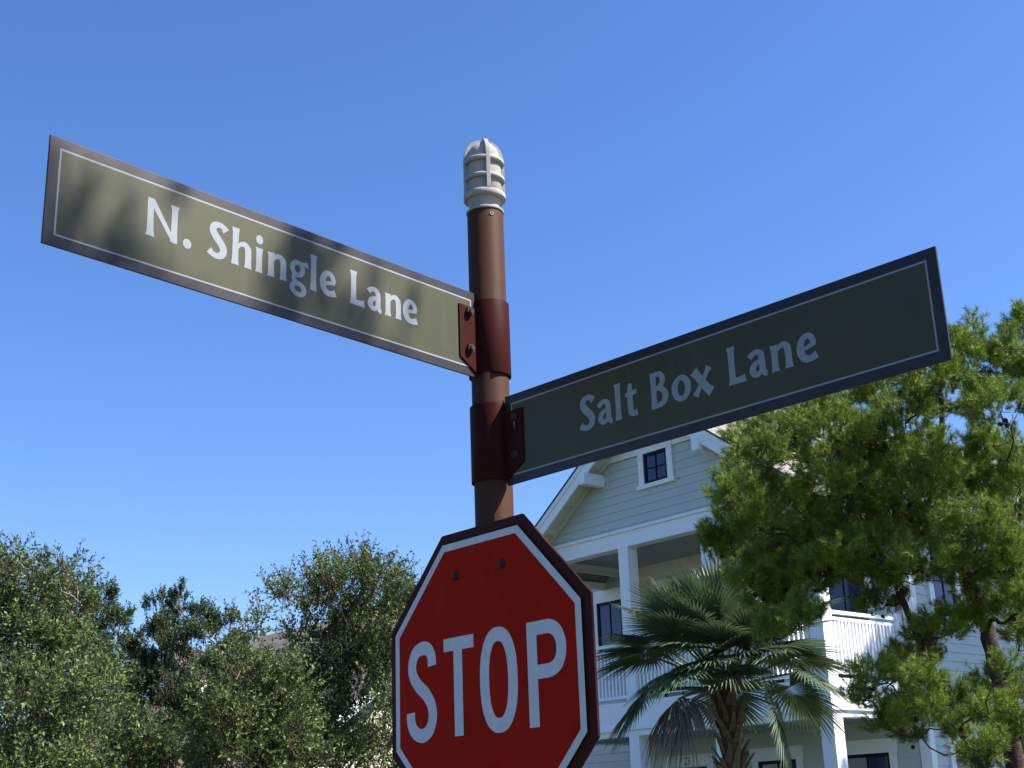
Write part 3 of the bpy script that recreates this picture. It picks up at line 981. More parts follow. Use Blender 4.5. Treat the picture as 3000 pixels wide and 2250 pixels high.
n3 = glyph([([(.04, .80), (.10, .91), (.24, .96), (.39, .89), (.42, .74), (.33, .59), (.18, .53)], [.10, .09, .08, .11, .13, .10, .07]),
            ([(.18, .52), (.36, .47), (.46, .29), (.38, .10), (.21, .03), (.08, .07), (.02, .17)], [.07, .10, .14, .11, .08, .09, .11])], -4.995, 2.915, 0.135, 0.0)
n3.v = [(x, WALL_Y - .045 + y, z) for x, y, z in n3.v]
n3.build('numeral', M['black'], dr)

# --- side wall (slightly proud of the porch), corner boards, windows
SXW = 0.20
side = hb('side_wall', 0.001, SXW, WALL_Y, 12.0, 0.0, 7.3, 'siding')
hb('corner_board', 0.03, SXW + .030, WALL_Y - .035, WALL_Y - .001, 0.0, 6.95, parent=side)
hb('corner_board', SXW + .002, SXW + .030, WALL_Y, WALL_Y + .11, 0.0, 6.95, parent=side)
sops = [(2.68, 3.95, .9, 2.92), (2.70, 3.66, 4.95, 6.32), (6.1, 7.4, .9, 2.92), (6.1, 7.4, 4.5, 6.3), (9.1, 10.4, 4.5, 6.3)]
for z0, z1 in courses(0.3, 6.95, 7.066):
    for a, b in spans(WALL_Y + .115, 12.0, z0, z1, sops):
        board_side(side, a, b, SXW, z0, z1)
window(house, 's', SXW + .02, 2.82, 3.80, 0.95, 2.91, 2, 2, tw=0.14, head=.06)
window(house, 's', SXW + .02, 2.84, 3.52, 5.05, 6.26, 2, 2, tw=0.14)
window(house, 's', SXW + .02, 6.25, 7.25, 0.95, 2.91, 2, 2, tw=0.14)
window(house, 's', SXW + .02, 6.25, 7.25, 4.55, 6.26, 2, 2, tw=0.14)
window(house, 's', SXW + .02, 9.25, 10.25, 4.55, 6.26, 2, 2, tw=0.14)
hb('far_wall', -9.6, SXW, 12.001, 12.1, 0, 7.0, 'siding')
hb('wing_wall', -9.7, -9.601, WALL_Y, 12.1, 0, 7.0, 'siding')
# main roof, a little higher than the porch gable
gable_roof('roof', XC, 3.95, 9.86, SL, 1.85, 12.5, house)
MB().prism([(XC - 3.4, 7.0), (XC + 3.4, 7.0), (XC + 3.4, 7.24), (XC, 9.70), (XC - 3.4, 7.24)], WALL_Y + .002, WALL_Y + .1).build('gable_wall', M['siding'], house)
MB().prism([(XC - 3.4, 7.0), (XC + 3.4, 7.0), (XC + 3.4, 7.24), (XC, 9.70), (XC - 3.4, 7.24)], 11.9, 12.0).build('gable_wall', M['siding'], house)
wr = MB().prism([(-9.95, 6.98), (-6.9, 6.98), (-6.9, 7.35), (-9.95, 7.05)], 1.9, 12.4).build('wing_roof', M['roof'], house)

# ------------------------------------------------------------------ the cream house behind the oaks
h2 = empty('cream_house', (-3.9731, 29.7357, 0), HYAW)
tag(h2, 'cream house with broad brown shingle roof half hidden behind the oaks', 'house')
D2, EV, S2 = 9.0, 4.55, 0.70
RZ = EV + 4.5 * S2
X2 = -11.2
MB().box(X2 - 3.6, 0, 0.0, D2, 0, EV - .05).build('wall', M['cream'], h2)
MB().prism([(0.0, EV - .048), (D2, EV - .048), (D2 / 2, RZ - .12)], -0.15, -0.002, 'x').build('gable_wall', M['cream'], h2)
rs = MB()
th = .12
rs.add([(0.4, -.5, EV - .5 * S2), (X2 - 4.0, -.5, EV - .5 * S2), (X2, D2 / 2, RZ), (0.4, D2 / 2, RZ),
        (0.4, -.5, EV - .5 * S2 - th), (X2 - 4.0, -.5, EV - .5 * S2 - th), (X2, D2 / 2, RZ - th), (0.4, D2 / 2, RZ - th)],
       [(3, 2, 1, 0), (4, 5, 6, 7), (0, 1, 5, 4), (1, 2, 6, 5), (2, 3, 7, 6), (3, 0, 4, 7)])
rs.build('roof_slope', M['roof2'], h2)
rs = MB()
rs.add([(0.4, D2 + .5, EV - .5 * S2), (X2 - 4.0, D2 + .5, EV - .5 * S2), (X2, D2 / 2, RZ), (0.4, D2 / 2, RZ),
        (0.4, D2 + .5, EV - .5 * S2 - th), (X2 - 4.0, D2 + .5, EV - .5 * S2 - th), (X2, D2 / 2, RZ - th), (0.4, D2 / 2, RZ - th)],
       [(0, 1, 2, 3), (7, 6, 5, 4), (0, 4, 5, 1), (1, 5, 6, 2), (2, 6, 7, 3), (3, 7, 4, 0)])
rs.build('roof_slope', M['roof2'], h2)
rs = MB().add([(X2 - 4.0, -.5, EV - .5 * S2), (X2 - 4.0, D2 + .5, EV - .5 * S2), (X2, D2 / 2, RZ)], [(0, 2, 1)])
rs.build('hip_slope', M['roof2'], h2)
for sg in (0, 1):
    ya, yb = (-.5, D2 / 2) if sg == 0 else (D2 + .5, D2 / 2)
    MB().prism([(ya, EV - .5 * S2 - .02), (yb, RZ - .02), (yb, RZ - .26), (ya, EV - .5 * S2 - .26)], 0.402, 0.44, 'x').build('barge_board', M['white'], h2)
MB().box(X2 - 4.0, 0.40, -.53, -.501, EV - .5 * S2 - .2, EV - .5 * S2 - .02).build('eave_fascia', M['white'], h2)
# lower front porch with posts, seen as white slivers through the leaves
for k in range(7):
    MB().box(-8.2 + k * 1.35, -8.05 + k * 1.35, -1.9, -1.75, 0, 3.0).build('porch_post', M['white'], h2)
MB().box(-8.4, .2, -2.0, -0.001, 3.0, 3.25).build('porch_beam', M['white'], h2)
MB().prism([(-2.2, 3.27), (0.0, 4.0), (0.0, 3.9), (-2.2, 3.17)], -8.6, .35, 'x').build('porch_roof', M['roof2'], h2)
for a in (1.2, 4.0, 6.6):
    w_ = window(h2, 's', 0.021, a, a + 0.95, 1.0, 2.6, 2, 2, tw=.13)
for a in (3.3, 4.8):
    window(h2, 's', 0.021, a, a + 0.8, 4.2, 5.5, 2, 2, tw=.13)
for a in (-9.6, -6.5, -3.4):
    window(h2, 'f', -0.021, a, a + 0.95, 1.0, 2.6, 2, 2, tw=.13)
for k in range(14):
    z = 0.4 + .3 * k
    MB().box(0.0005, .014, 0.02, D2 - .02, z, z + .02).build('siding_lap', M['white'], h2)
# dormer catching the sun at the left end of the roof
dm = MB().box(-10.4, -9.2, 0.9, 2.6, 4.6, 6.35).build('dormer', M['cream'], h2)
MB().prism([(-10.6, 6.36), (-9.0, 6.36), (-9.8, 6.95)], 0.7, 2.9).build('dormer_roof', M['roof2'], dm)
window(h2, 'f', 0.879, -10.1, -9.5, 5.4, 6.2, 2, 1, tw=.1)

# ------------------------------------------------------------------ vegetation
def unit(a):
    return a / (np.linalg.norm(a, axis=-1, keepdims=True) + 1e-9)


def limb_path(a, b, sag=0.15, n=7, wob=0.05):
    a, b = np.array(a, float), np.array(b, float)
    L = np.linalg.norm(b - a)
    ph = rng.normal(size=3)
    pts = []
    for i in range(n):
        t = i / (n - 1)
        p = a * (1 - t) + b * t
        p = p + np.array((0, 0, sag * L * math.sin(math.pi * t)))
        p = p + wob * L * np.array([math.sin(3.1 * t * math.pi + ph[k]) for k in range(3)]) * t * (1 - t) * 2
        pts.append(p)
    return pts


def spray_points(lobes, dens, shell=0.45):
    """leaf sprays gathered into clumps, so the crown has lit tufts and dark hollows"""
    P, D = [], []
    for (x, y, z, rh, rv) in lobes:
        n = max(10, int(dens * (rh * rh * rv) ** 0.66))
        R = np.array((rh, rh * 1.15, rv))
        nb = int(np.clip(5 + rh * 16, 4, 13))
        d = unit(rng.normal(size=(nb, 3)) + np.array((0, -.15, .25)))
        c = d * R * rng.uniform(.45, 1.0, (nb, 1))
        w = rng.uniform(.4, 1.0, nb)
        k = rng.choice(nb, n, p=w / w.sum())
        s = rng.uniform(.22, .42, nb)[k][:, None]
        q = unit(rng.normal(size=(n, 3))) * rng.random((n, 1)) ** .5
        P.append(np.array((x, y, z)) + c[k] + q * R * s)
        D.append(unit(d[k] * .6 + q * .7))
    return np.concatenate(P), np.concatenate(D)


def leaf_sprays(P, D, up=0.55, twig=(0.14, 0.34), nleaf=16, size=0.042, aspect=0.42, spread=0.85, jit=0.45):
    n = len(P)
    G = unit(D * 0.7 + np.array((0, 0, up)) + rng.normal(size=(n, 3)) * jit)
    L = rng.uniform(twig[0], twig[1], (n, 1))
    # leaves along each twig
    t = np.linspace(0.12, 1.0, nleaf)[None, :, None] + rng.normal(size=(n, nleaf, 1)) * 0.03
    base = P[:, None, :] + G[:, None, :] * L[:, None, :] * t
    side = rng.normal(size=(n, nleaf, 3))
    side -= (side * G[:, None, :]).sum(-1, keepdims=True) * G[:, None, :]
    side = unit(side)
    ld = unit(G[:, None, :] * rng.uniform(0.35, 0.9, (n, nleaf, 1)) + side * spread)
    ln = size * rng.uniform(0.65, 1.25, (n, nleaf, 1))
    base, ld, ln = base.reshape(-1, 3), ld.reshape(-1, 3), ln.reshape(-1, 1)
    m = len(base)
    nrm = unit(rng.normal(size=(m, 3)) * 0.9 + np.array((0, 0, 0.8)))
    w = unit(np.cross(ld, nrm))
    nn = unit(np.cross(w, ld))
    mid = base + ld * ln * 0.52 - nn * ln * 0.06
    V = np.empty((m, 4, 3))
    V[:, 0] = base
    V[:, 1] = mid + w * ln * aspect * 0.5 + nn * ln * 0.10
    V[:, 2] = base + ld * ln
    V[:, 3] = mid - w * ln * aspect * 0.5 + nn * ln * 0.10
    idx = np.arange(m)[:, None] * 4
    F = np.concatenate((idx + np.array([[0, 1, 2]]), idx + np.array([[0, 2, 3]])))
    # twigs: thin three-sided tubes
    a = unit(np.cross(G, rng.normal(size=(n, 3))))
    b = np.cross(G, a)
    TV = np.empty((n, 6, 3))
    back = P - G * L * 0.5
    tip = P + G * L
    for k in range(3):
        an = 2 * math.pi * k / 3
        off = a * math.cos(an) + b * math.sin(an)
        TV[:, k] = back + off * 0.0042
        TV[:, 3 + k] = tip + off * 0.0015
    ti = np.arange(n)[:, None] * 6
    TF = np.concatenate([ti + np.array([[k, (k + 1) % 3, 3 + (k + 1) % 3, 3 + k]]) for k in range(3)])
    return V.reshape(-1, 3), F, TV.reshape(-1, 3), TF


def tree_limbs(t, base, fork, lobes, r0, m, up=0.12):
    base, fork = np.array(base, float), np.array(fork, float)
    MB().tube(limb_path(base, fork, 0.0, 9, 0.06), [r0 * 1.35] + list(np.linspace(r0 * 1.05, r0 * .7, 8)), 12).build('trunk', M[m], t, smooth=True)
    pts = sorted([np.array(l[:3]) for l in lobes], key=lambda q: q[2])
    nodes = [(fork, r0 * .6)]
    mb = MB()
    for q in pts:
        best = min(nodes, key=lambda nd: np.linalg.norm(q - nd[0]) + (1.5 if nd[0][2] > q[2] else 0) + 0.25 * np.linalg.norm(nd[0] - fork))
        r = max(0.010, best[1] * .72)
        mb.tube(limb_path(best[0], q, up, 7, 0.12), list(np.linspace(r, r * .45, 7)), 6)
        nodes.append((q, r * .7))
        mid = (best[0] + q) / 2 + np.array((0, 0, up * np.linalg.norm(q - best[0]) * .7))
        nodes.append((mid, r * .8))
    mb.build('limbs', M[m], t, smooth=True)['kind'] = 'stuff'


def oak(label, lobes, base, fork, r0, dens=420, leaf='oakleaf', size=0.043, nleaf=18, group='oaks on the left', up=0.55, jit=.45, twig=(0.14, 0.34)):
    t = empty('oak_tree', (base[0], base[1], 0))
    tag(t, label, 'tree', group)
    loc = np.array((base[0], base[1], 0.0))
    lb = [(l[0] - base[0], l[1] - base[1], l[2], l[3], l[4]) for l in lobes]
    tree_limbs(t, (0, 0, 0), np.array(fork) - loc, lb, r0, 'oakbark')
    P, D = spray_points(lb, dens)
    V, F, TV, TF = leaf_sprays(P, D, up=up, size=size, nleaf=nleaf, jit=jit, twig=twig)
    array_mesh('crown', V, F, M[leaf], t)['kind'] = 'stuff'
    array_mesh('twigs', TV, TF, M['twig'], t)['kind'] = 'stuff'
    return t

PINE_LOBES=[(4.56,12.99,6.5,0.21,0.2),(4.86,13.16,6.74,0.12,0.17),(5.23,13.15,6.44,0.24,0.27),(5.48,13.4,6.83,0.2,0.2),(4.9,13.14,6.31,0.39,0.23),(5.37,13.39,6.27,0.28,0.27),(3.92,11.83,5.8,0.31,0.17),(3.87,12.85,6.04,0.37,0.18),(3.74,13.98,6.21,0.4,0.19),(3.15,13.46,5.95,0.33,0.17),(4.72,13.58,6.09,0.4,0.21),(4.51,11.82,5.51,0.32,0.19),(2.72,13.15,5.73,0.3,0.16),(2.4,12.72,5.37,0.27,0.15),(2.91,13.28,5.52,0.3,0.18),(2.41,13.45,5.72,0.17,0.15),(3.03,12.05,5.37,0.31,0.18),(3.47,12.4,5.38,0.28,0.17),(3.81,12.45,5.61,0.32,0.17),(2.51,14.2,5.52,0.3,0.21),(2.65,13.83,5.25,0.39,0.22),(2.1,12.58,4.92,0.23,0.18),(2.24,13.98,4.93,0.23,0.19),(2.36,12.48,4.6,0.29,0.2),(2.87,13.46,4.94,0.28,0.25),(3,12.32,5.17,0.24,0.15),(2.82,12.08,4.85,0.24,0.2),(3.94,13.77,5.24,0.43,0.23),(3.84,12.27,4.98,0.42,0.24),(3.7,12.33,4.75,0.46,0.2),(4.58,13.82,5.18,0.28,0.27),(4.9,13.45,5.13,0.33,0.26),(4.71,12.16,4.88,0.18,0.24),(5.09,13.59,4.89,0.34,0.3),(4.74,12.73,5.42,0.3,0.12),(3.41,13.47,4.74,0.38,0.2),(3.35,12.41,4.32,0.35,0.18),(3.16,14.12,4.74,0.39,0.23),(2.72,13.65,4.5,0.32,0.22),(2.42,14.32,4.71,0.34,0.21),(2.13,14.21,4.81,0.18,0.13),(2.65,12.79,4.06,0.35,0.24),(2.42,12.97,4,0.29,0.21),(2.88,12.44,4.15,0.31,0.18),(2.55,12.46,3.69,0.29,0.18),(2.3,12.33,3.55,0.2,0.13),(3.61,12.55,4.08,0.26,0.15),(3.61,13.24,3.96,0.22,0.16),(3.62,11.87,4.11,0.24,0.15),(4.3,13.21,4.62,0.32,0.22),(4.36,12.4,4.25,0.32,0.24),(4.57,12.26,4.12,0.21,0.31),(4.72,13.39,4,0.33,0.2),(4.27,12.76,3.73,0.25,0.15),(4.55,12.28,3.74,0.19,0.24),(3.97,12.86,3.59,0.29,0.17),(3.92,13.39,3.45,0.24,0.15),(3.13,12.13,3.12,0.2,0.11),(3.91,14.01,3.37,0.27,0.13),(3.5,11.95,3.03,0.2,0.16),(3.68,13.56,2.99,0.28,0.12),(3.45,13.84,3.09,0.19,0.1),(3.47,11.95,2.79,0.23,0.13),(4.37,13.44,2.89,0.36,0.13),(4.33,12.48,2.76,0.26,0.15),(4.67,12.85,3.03,0.16,0.18),(4.19,11.69,3.12,0.12,0.12),(3.76,11.92,2.64,0.17,0.08),(4,12.16,2.49,0.22,0.12),(4.78,13.69,2.49,0.29,0.17),(3.28,12.41,2.73,0.17,0.14),(3.83,13.53,2.69,0.17,0.1),(3.6,13.99,5.67,0.27,0.15),(3.8,13.96,5.51,0.27,0.17),(3.72,12.62,5.3,0.28,0.16),(4.03,12.55,5.33,0.24,0.14),(4.5,12.79,5.24,0.25,0.14),(5.05,13.17,5.36,0.22,0.17),(3.18,12.23,4.88,0.27,0.17),(3.34,13.64,4.96,0.29,0.18),(3.91,13.6,4.79,0.33,0.19),(4.27,13.64,4.78,0.3,0.19),(4.07,11.8,4.42,0.26,0.18),(3.74,13.99,4.36,0.3,0.19),(3.04,12.23,4.27,0.26,0.16),(4.17,12.47,4.08,0.24,0.17),(4.81,12.87,4.46,0.22,0.22),(5.01,13.52,3.61,0.19,0.19),(4.45,12.37,2.63,0.14,0.17),(4.68,13.65,3.13,0.22,0.13),(4.04,12.98,3,0.21,0.12),(2.77,12.79,4.25,0.27,0.17),(2.26,12.9,4.19,0.27,0.17),(2.93,12.45,4.51,0.27,0.17)]
OAK_A=[(-4.23,11.57,2.44,0.63,0.25),(-3.86,11.82,2.5,0.38,0.22),(-4.84,12.39,3.88,0.41,0.24),(-5.01,12.85,3.43,0.53,0.32),(-4.19,11.73,4.22,0.11,0.05),(-3.99,11.61,4.26,0.07,0.03),(-4.57,13,4.29,0.18,0.07),(-4.17,12.37,4.25,0.09,0.03),(-4.02,12.2,3.95,0.15,0.13),(-4.59,11.71,4.32,0.26,0.15),(-4.67,12.29,4.14,0.41,0.24),(-4.58,12.72,4.05,0.53,0.28),(-4.58,12.09,3.65,0.64,0.37),(-4.25,12.15,3.49,0.5,0.33),(-4.27,11.52,3.05,0.67,0.38),(-4.38,12.94,2.94,0.49,0.35),(-4.27,11.48,2.6,0.6,0.28)]
OAK_B=[(-5.38,17.17,4.89,0.15,0.26),(-5.68,17.65,4.77,0.22,0.24),(-5.01,16.67,4.5,0.18,0.23),(-5.45,17.54,4.57,0.29,0.29),(-5.49,17.9,4.3,0.41,0.39),(-5.58,17.33,4.11,0.33,0.38),(-5.14,17.73,4.09,0.29,0.29),(-5.03,16.63,3.6,0.36,0.36),(-5.49,17.03,3.61,0.37,0.42),(-4.92,16.73,3.23,0.36,0.36)]
OAK_C=[(-4.78,17.92,3.57,0.38,0.29),(-4.91,16.98,3.42,0.32,0.27),(-4.81,17.27,4.01,0.28,0.28),(-5.11,18.09,3.75,0.34,0.34),(-4.61,17.98,4.97,0.14,0.24),(-4.9,18.11,4.9,0.23,0.24),(-4.26,17.41,4.64,0.2,0.23),(-3.91,17.55,4.62,0.19,0.23),(-4.2,17.88,4.57,0.19,0.19),(-4.63,17.36,4.42,0.33,0.28),(-4.35,17.12,4.3,0.37,0.27),(-3.97,17.4,4.23,0.39,0.32),(-4.15,16.93,3.89,0.41,0.36),(-3.82,17.39,3.79,0.34,0.41),(-4.86,18.14,3.99,0.24,0.29),(-4.45,18.2,3.58,0.43,0.39),(-4.06,17.75,3.18,0.52,0.47),(-4.42,17.45,3.05,0.51,0.37)]
OAK_D=[(-1.69,13.64,4.56,0.15,0.15),(-1.86,13.21,4.32,0.23,0.16),(-1.44,13.56,4.39,0.22,0.18),(-1.27,14.4,4.41,0.17,0.17),(-2.45,14.38,4.42,0.25,0.15),(-2.08,13.62,4.32,0.22,0.14),(-2.25,14.28,4.19,0.17,0.1),(-2.31,14.25,3.97,0.22,0.13),(-2.05,14.16,3.99,0.19,0.11),(-1.86,14.14,4.36,0.37,0.22),(-1.45,14.34,4.28,0.34,0.26),(-1.14,13.73,4.11,0.18,0.25),(-1.69,14.23,3.98,0.37,0.22),(-1.27,13.59,3.78,0.21,0.28),(-1.79,13.86,3.73,0.22,0.14),(-1.63,14.34,3.6,0.41,0.26),(-2.04,14.16,3.49,0.41,0.3),(-1.31,13.61,3.34,0.19,0.32),(-2.38,14.52,3.39,0.34,0.3),(-1.68,14.14,3.23,0.29,0.22),(-2.18,13.96,3.03,0.36,0.25),(-1.33,13.15,2.91,0.19,0.24),(-1.87,13.95,2.88,0.25,0.2),(-2.03,13.45,2.67,0.42,0.21),(-1.68,14.17,2.67,0.4,0.18),(-1.31,13.88,2.59,0.18,0.18)]
OAK_E=[(-2.34,12.67,3.54,0.17,0.11),(-2.48,12.43,3.75,0.09,0.11),(-2.65,12.58,3.8,0.1,0.12),(-2.53,12.05,3.42,0.22,0.16),(-2.63,12.4,3.3,0.2,0.2),(-2.32,12.57,3.22,0.23,0.16),(-2.18,12.71,3.29,0.2,0.2),(-2.55,12.05,2.94,0.32,0.29),(-2.4,12.69,2.98,0.37,0.3),(-2.15,12.76,2.79,0.3,0.27),(-2.62,12.45,2.64,0.43,0.23),(-2.29,12.87,2.59,0.4,0.2)]
OAK_F=[(-4.59,14.76,3.06,0.44,0.36),(-4.09,14.45,2.8,0.42,0.27),(-3.72,14.56,2.7,0.39,0.21),(-3.87,14.15,3,0.23,0.15)]

oak('nearest pale-leaved oak at the left edge with long sprays reaching right', OAK_A, (-4.9, 12.6), (-4.85, 12.5, 2.2), 0.11, 1500)
oak('dark upright oak just right of the pale oak at the left edge', OAK_B, (-5.6, 17.4), (-5.5, 17.3, 2.2), 0.11, 1900, 'oakleaf2', 0.040, 18, up=1.3, jit=.25, twig=(.07, .17))
oak('dark oak with three pointed tops between the pale oaks', OAK_C, (-4.3, 17.3), (-4.2, 17.2, 2.0), 0.12, 1900, 'oakleaf2', 0.040, 18, up=1.3, jit=.25, twig=(.07, .17))
oak('tall airy oak with feathery top beside the stop sign', OAK_D, (-1.7, 13.8), (-1.65, 13.7, 1.9), 0.11, 1500, up=.8)
oak('short rounded oak in front of the brown roof', OAK_E, (-2.35, 12.2), (-2.3, 12.1, 1.6), 0.09, 1500)
oak('low leafy oak at the bottom left under the dark oaks', OAK_F, (-4.1, 14.3), (-4.05, 14.2, 1.5), 0.08, 1500)

# ---- oaks outside the picture whose leaves dapple the sign and shade the side wall
def crown_lobes(c, R, n, rl):
    out = []
    for i in range(n):
        d = rng.normal(size=3); d /= np.linalg.norm(d)
        rr = R * rng.random() ** .4
        s = rng.uniform(.75, 1.25) * rl
        out.append((c[0] + d[0] * rr, c[1] + d[1] * rr, c[2] + d[2] * rr * .7, s, s * .6))
    return out

SEED_ = 6
def dapple_lobes(c, n, sx, sz, r):
    """small dense leaf clusters with gaps between them"""
    rr = np.random.default_rng(SEED_)
    s = np.array(SUN)
    a = np.cross(s, (0, 0, 1.0)); a /= np.linalg.norm(a)
    b = np.cross(s, a)
    clear = [(np.array((-0.06, 3.58, z)), m) for z, m in ((3.95, .3), (3.85, .34), (3.75, .32), (3.65, .24), (3.55, .16), (3.16, .2), (2.85, .26), (2.75, .26))]
    out = []
    for i in range(n):
        q = np.array(c) + a * rr.uniform(-sx, sx) + b * rr.uniform(-sz, sz) + s * rr.uniform(-.6, .6)
        k = r * rr.uniform(.6, 1.3)
        if min(np.linalg.norm((q - p) - s * float((q - p) @ s)) - m for p, m in clear) < k:
            continue
        out.append((q[0], q[1], q[2], k, k * .75))
    return out


oak('spreading oak outside the picture on the right that dapples the street sign', dapple_lobes(tuple(np.array((-0.524, 3.055, 3.31)) + np.array(SUN) * 7.0), 120, 1.35, 1.25, .115), (7.2, 1.9), (6.4, 1.9, 6.0), 0.2, 1500, group='shade oaks', size=.05, twig=(.06, .14))
oak('broad oak outside the picture shading the side wall of the house', crown_lobes((12.5, 22.1, 10.0), 2.3, 50, .85), (13.8, 22.4), (13.5, 22.3, 6.0), 0.26, 330, group='shade oaks', size=.08)


# ---- pine
def pine(name, label, lobes, stems, branches, r_leaf=0.074, dens=4000, group=None, ncones=140, m='needle', wid=0.0040, nn=46):
    b0 = stems[0][0][0]
    t = empty(name, (b0[0], b0[1], 0))
    tag(t, label, 'tree', group)
    off = np.array((b0[0], b0[1], 0.0))
    for pts, rads in stems:
        mb = MB()
        P = [np.array(p) - off for p in pts]
        fine, fr = [], []
        for i in range(len(P) - 1):
            for k in range(5):
                s = k / 5
                q = P[i] * (1 - s) + P[i + 1] * s
                fine.append(q + rng.normal(size=3) * 0.008)
                fr.append((rads[i] * (1 - s) + rads[i + 1] * s) * rng.uniform(.92, 1.08))
        fine.append(P[-1]); fr.append(rads[-1])
        mb.tube(fine, fr, 12).build('trunk', M['bark'], t, smooth=True)
    lb = [(l[0] - off[0], l[1] - off[1], l[2], l[3], l[4]) for l in lobes]
    # branches from the nearest stem point (lower down) to every needle pad
    stem_pts = []
    for pts, rads in stems:
        P = [np.array(p) - off for p in pts]
        for i in range(len(P) - 1):
            for k in range(6):
                s = k / 6
                stem_pts.append((P[i] * (1 - s) + P[i + 1] * s, (rads[i] * (1 - s) + rads[i + 1] * s)))
    nodes = [(p, r * .6) for p, r in stem_pts if p[2] > 1.8]
    bm_, tw = MB(), MB()
    ends = []
    for l in sorted(lb, key=lambda q: min(np.linalg.norm(np.array(q[:3]) - p) for p, r in nodes)):
        q = np.array(l[:3])
        best = min(nodes, key=lambda nd: np.linalg.norm(q - nd[0]) + (0.8 * max(0, nd[0][2] - q[2])))
        r = min(0.035, max(0.011, best[1] * .7))
        path = limb_path(best[0], q - np.array((0, 0, l[4] * .35)), -0.06, 9, 0.16)
        bm_.tube(path, list(np.linspace(r, r * .4, 9)), 6)
        nodes.append((path[5], r * .7)); nodes.append((path[-1], r * .5))
        for k in range(7):                       # bare side twigs inside the pad
            d = rng.normal(size=3); d /= np.linalg.norm(d)
            e = path[-1] + d * np.array((l[3], l[3], l[4])) * rng.uniform(.5, .95)
            s0 = path[int(rng.integers(5, 9))]
            tw.tube(limb_path(s0, e, .05, 5, .25), list(np.linspace(.006, .0025, 5)), 4)
            ends.append((s0 + e) / 2)
    bm_.build('branches', M['bark'], t, smooth=True)['kind'] = 'stuff'
    tw.build('twigs', M['twig'], t)['kind'] = 'stuff'
    for pts, rads in branches:
        P = [np.array(p) - off for p in pts]
        MB().tube(P, rads, 7).build('bare_branch', M['bark'], t, smooth=True)
    # needles
    P, D = [], []
    for (x, y, z, rh, rv) in lb:
        n = max(14, int(dens * (rh * rh * rv) ** 0.66))
        # tufts gathered into shoots so the pad looks clumpy
        ns = max(4, n // 7)
        d = rng.normal(size=(ns, 3))
        d[:, 2] = np.abs(d[:, 2]) * 1.1 - .25
        d = unit(d)
        c = d * np.array((rh, rh * 1.1, rv * 1.15)) * rng.uniform(.72, 1.04, (ns, 1))
        for k in range(ns):
            g = unit(d[k] * .8 + np.array((0, 0, .75)) + rng.normal(size=3) * .25)
            m_ = 7
            s = rng.normal(size=(m_, 3)) * np.array((.032, .032, .02)) + g * np.linspace(-.09, .07, m_)[:, None]
            P.append(np.array((x, y, z)) + c[k] + s)
            D.append(np.tile(g, (m_, 1)) + rng.normal(size=(m_, 3)) * .35)
    P, D = np.concatenate(P), unit(np.concatenate(D))
    n = len(P)
    th = np.radians(rng.uniform(12, 68, (n, nn, 1)))
    side = rng.normal(size=(n, nn, 3))
    side -= (side * D[:, None]).sum(-1, keepdims=True) * D[:, None]
    side = unit(side)
    nd = D[:, None] * np.cos(th) + side * np.sin(th)
    ln = r_leaf * rng.uniform(.7, 1.2, (n, nn, 1))
    b0_ = P[:, None] + D[:, None] * rng.uniform(-.035, .035, (n, nn, 1))
    tip = b0_ + nd * ln + np.array((0, 0, -.006))
    wv = unit(np.cross(nd, rng.normal(size=(n, nn, 3)))) * wid * .5
    V = np.stack((b0_ - wv, b0_ + wv, tip), axis=2).reshape(-1, 3)
    F = np.arange(len(V)).reshape(-1, 3)
    array_mesh('crown', V, F, M[m], t)['kind'] = 'stuff'
    # cones
    cm = None
    for i in range(ncones):
        q = ends[int(rng.integers(0, len(ends)))] + rng.normal(size=3) * .05
        if cm is None:
            mb = MB().lathe([(.001, -.026), (.013, -.020), (.021, -.006), (.020, .006), (.013, .018), (.001, .026)], 7)
            o = mb.build('cone', M['cone'], t)
            cm = o.data
        else:
            o = link(bpy.data.objects.new('cone', cm), t)
        o.location = q
        o.rotation_euler = (rng.uniform(0, 3), rng.uniform(0, 3), 0)
        s = rng.uniform(.75, 1.25)
        o.scale = (s, s, s)
    return t

pine('pine_tree', 'bright green pine with dark cones and two leaning trunks before the house', PINE_LOBES,
     [([(4.50, 12.73, 0.0), (4.49, 12.73, 1.0), (4.487, 12.735, 2.3), (4.47, 12.75, 2.9), (4.43, 12.75, 3.5), (4.36, 12.8, 4.0), (4.18, 12.9, 4.6), (4.25, 12.95, 5.2), (4.35, 12.9, 5.9), (4.4, 12.8, 6.4)],
       [.13, .11, .085, .078, .07, .058, .048, .038, .025, .012]),
      ([(4.48, 12.78, 0.9), (4.40, 12.80, 1.6), (4.22, 12.83, 2.25), (4.03, 12.885, 2.8), (3.88, 12.93, 3.35), (3.73, 12.97, 3.88), (3.62, 13.0, 4.3), (3.45, 13.1, 4.8), (3.3, 13.2, 5.2)],
       [.065, .055, .046, .040, .036, .032, .028, .02, .012])],
     [])

# ---- cabbage palm
PA = np.array((2.424, 16.32, 3.53))
palm = empty('cabbage_palm', (PA[0], PA[1], 0))
tag(palm, 'fan-leaved palm with drooping dead fronds before the porch', 'palm')
AP = np.array((0, 0, PA[2]))
MB().tube([(0.03, 0, 0), (0.03, 0, 1.2), (0.01, 0, 2.4), (0, 0, 3.2), (0, 0, 3.55)], [.14, .11, .105, .10, .07], 14).build('trunk', M['fibre'], palm, smooth=True)
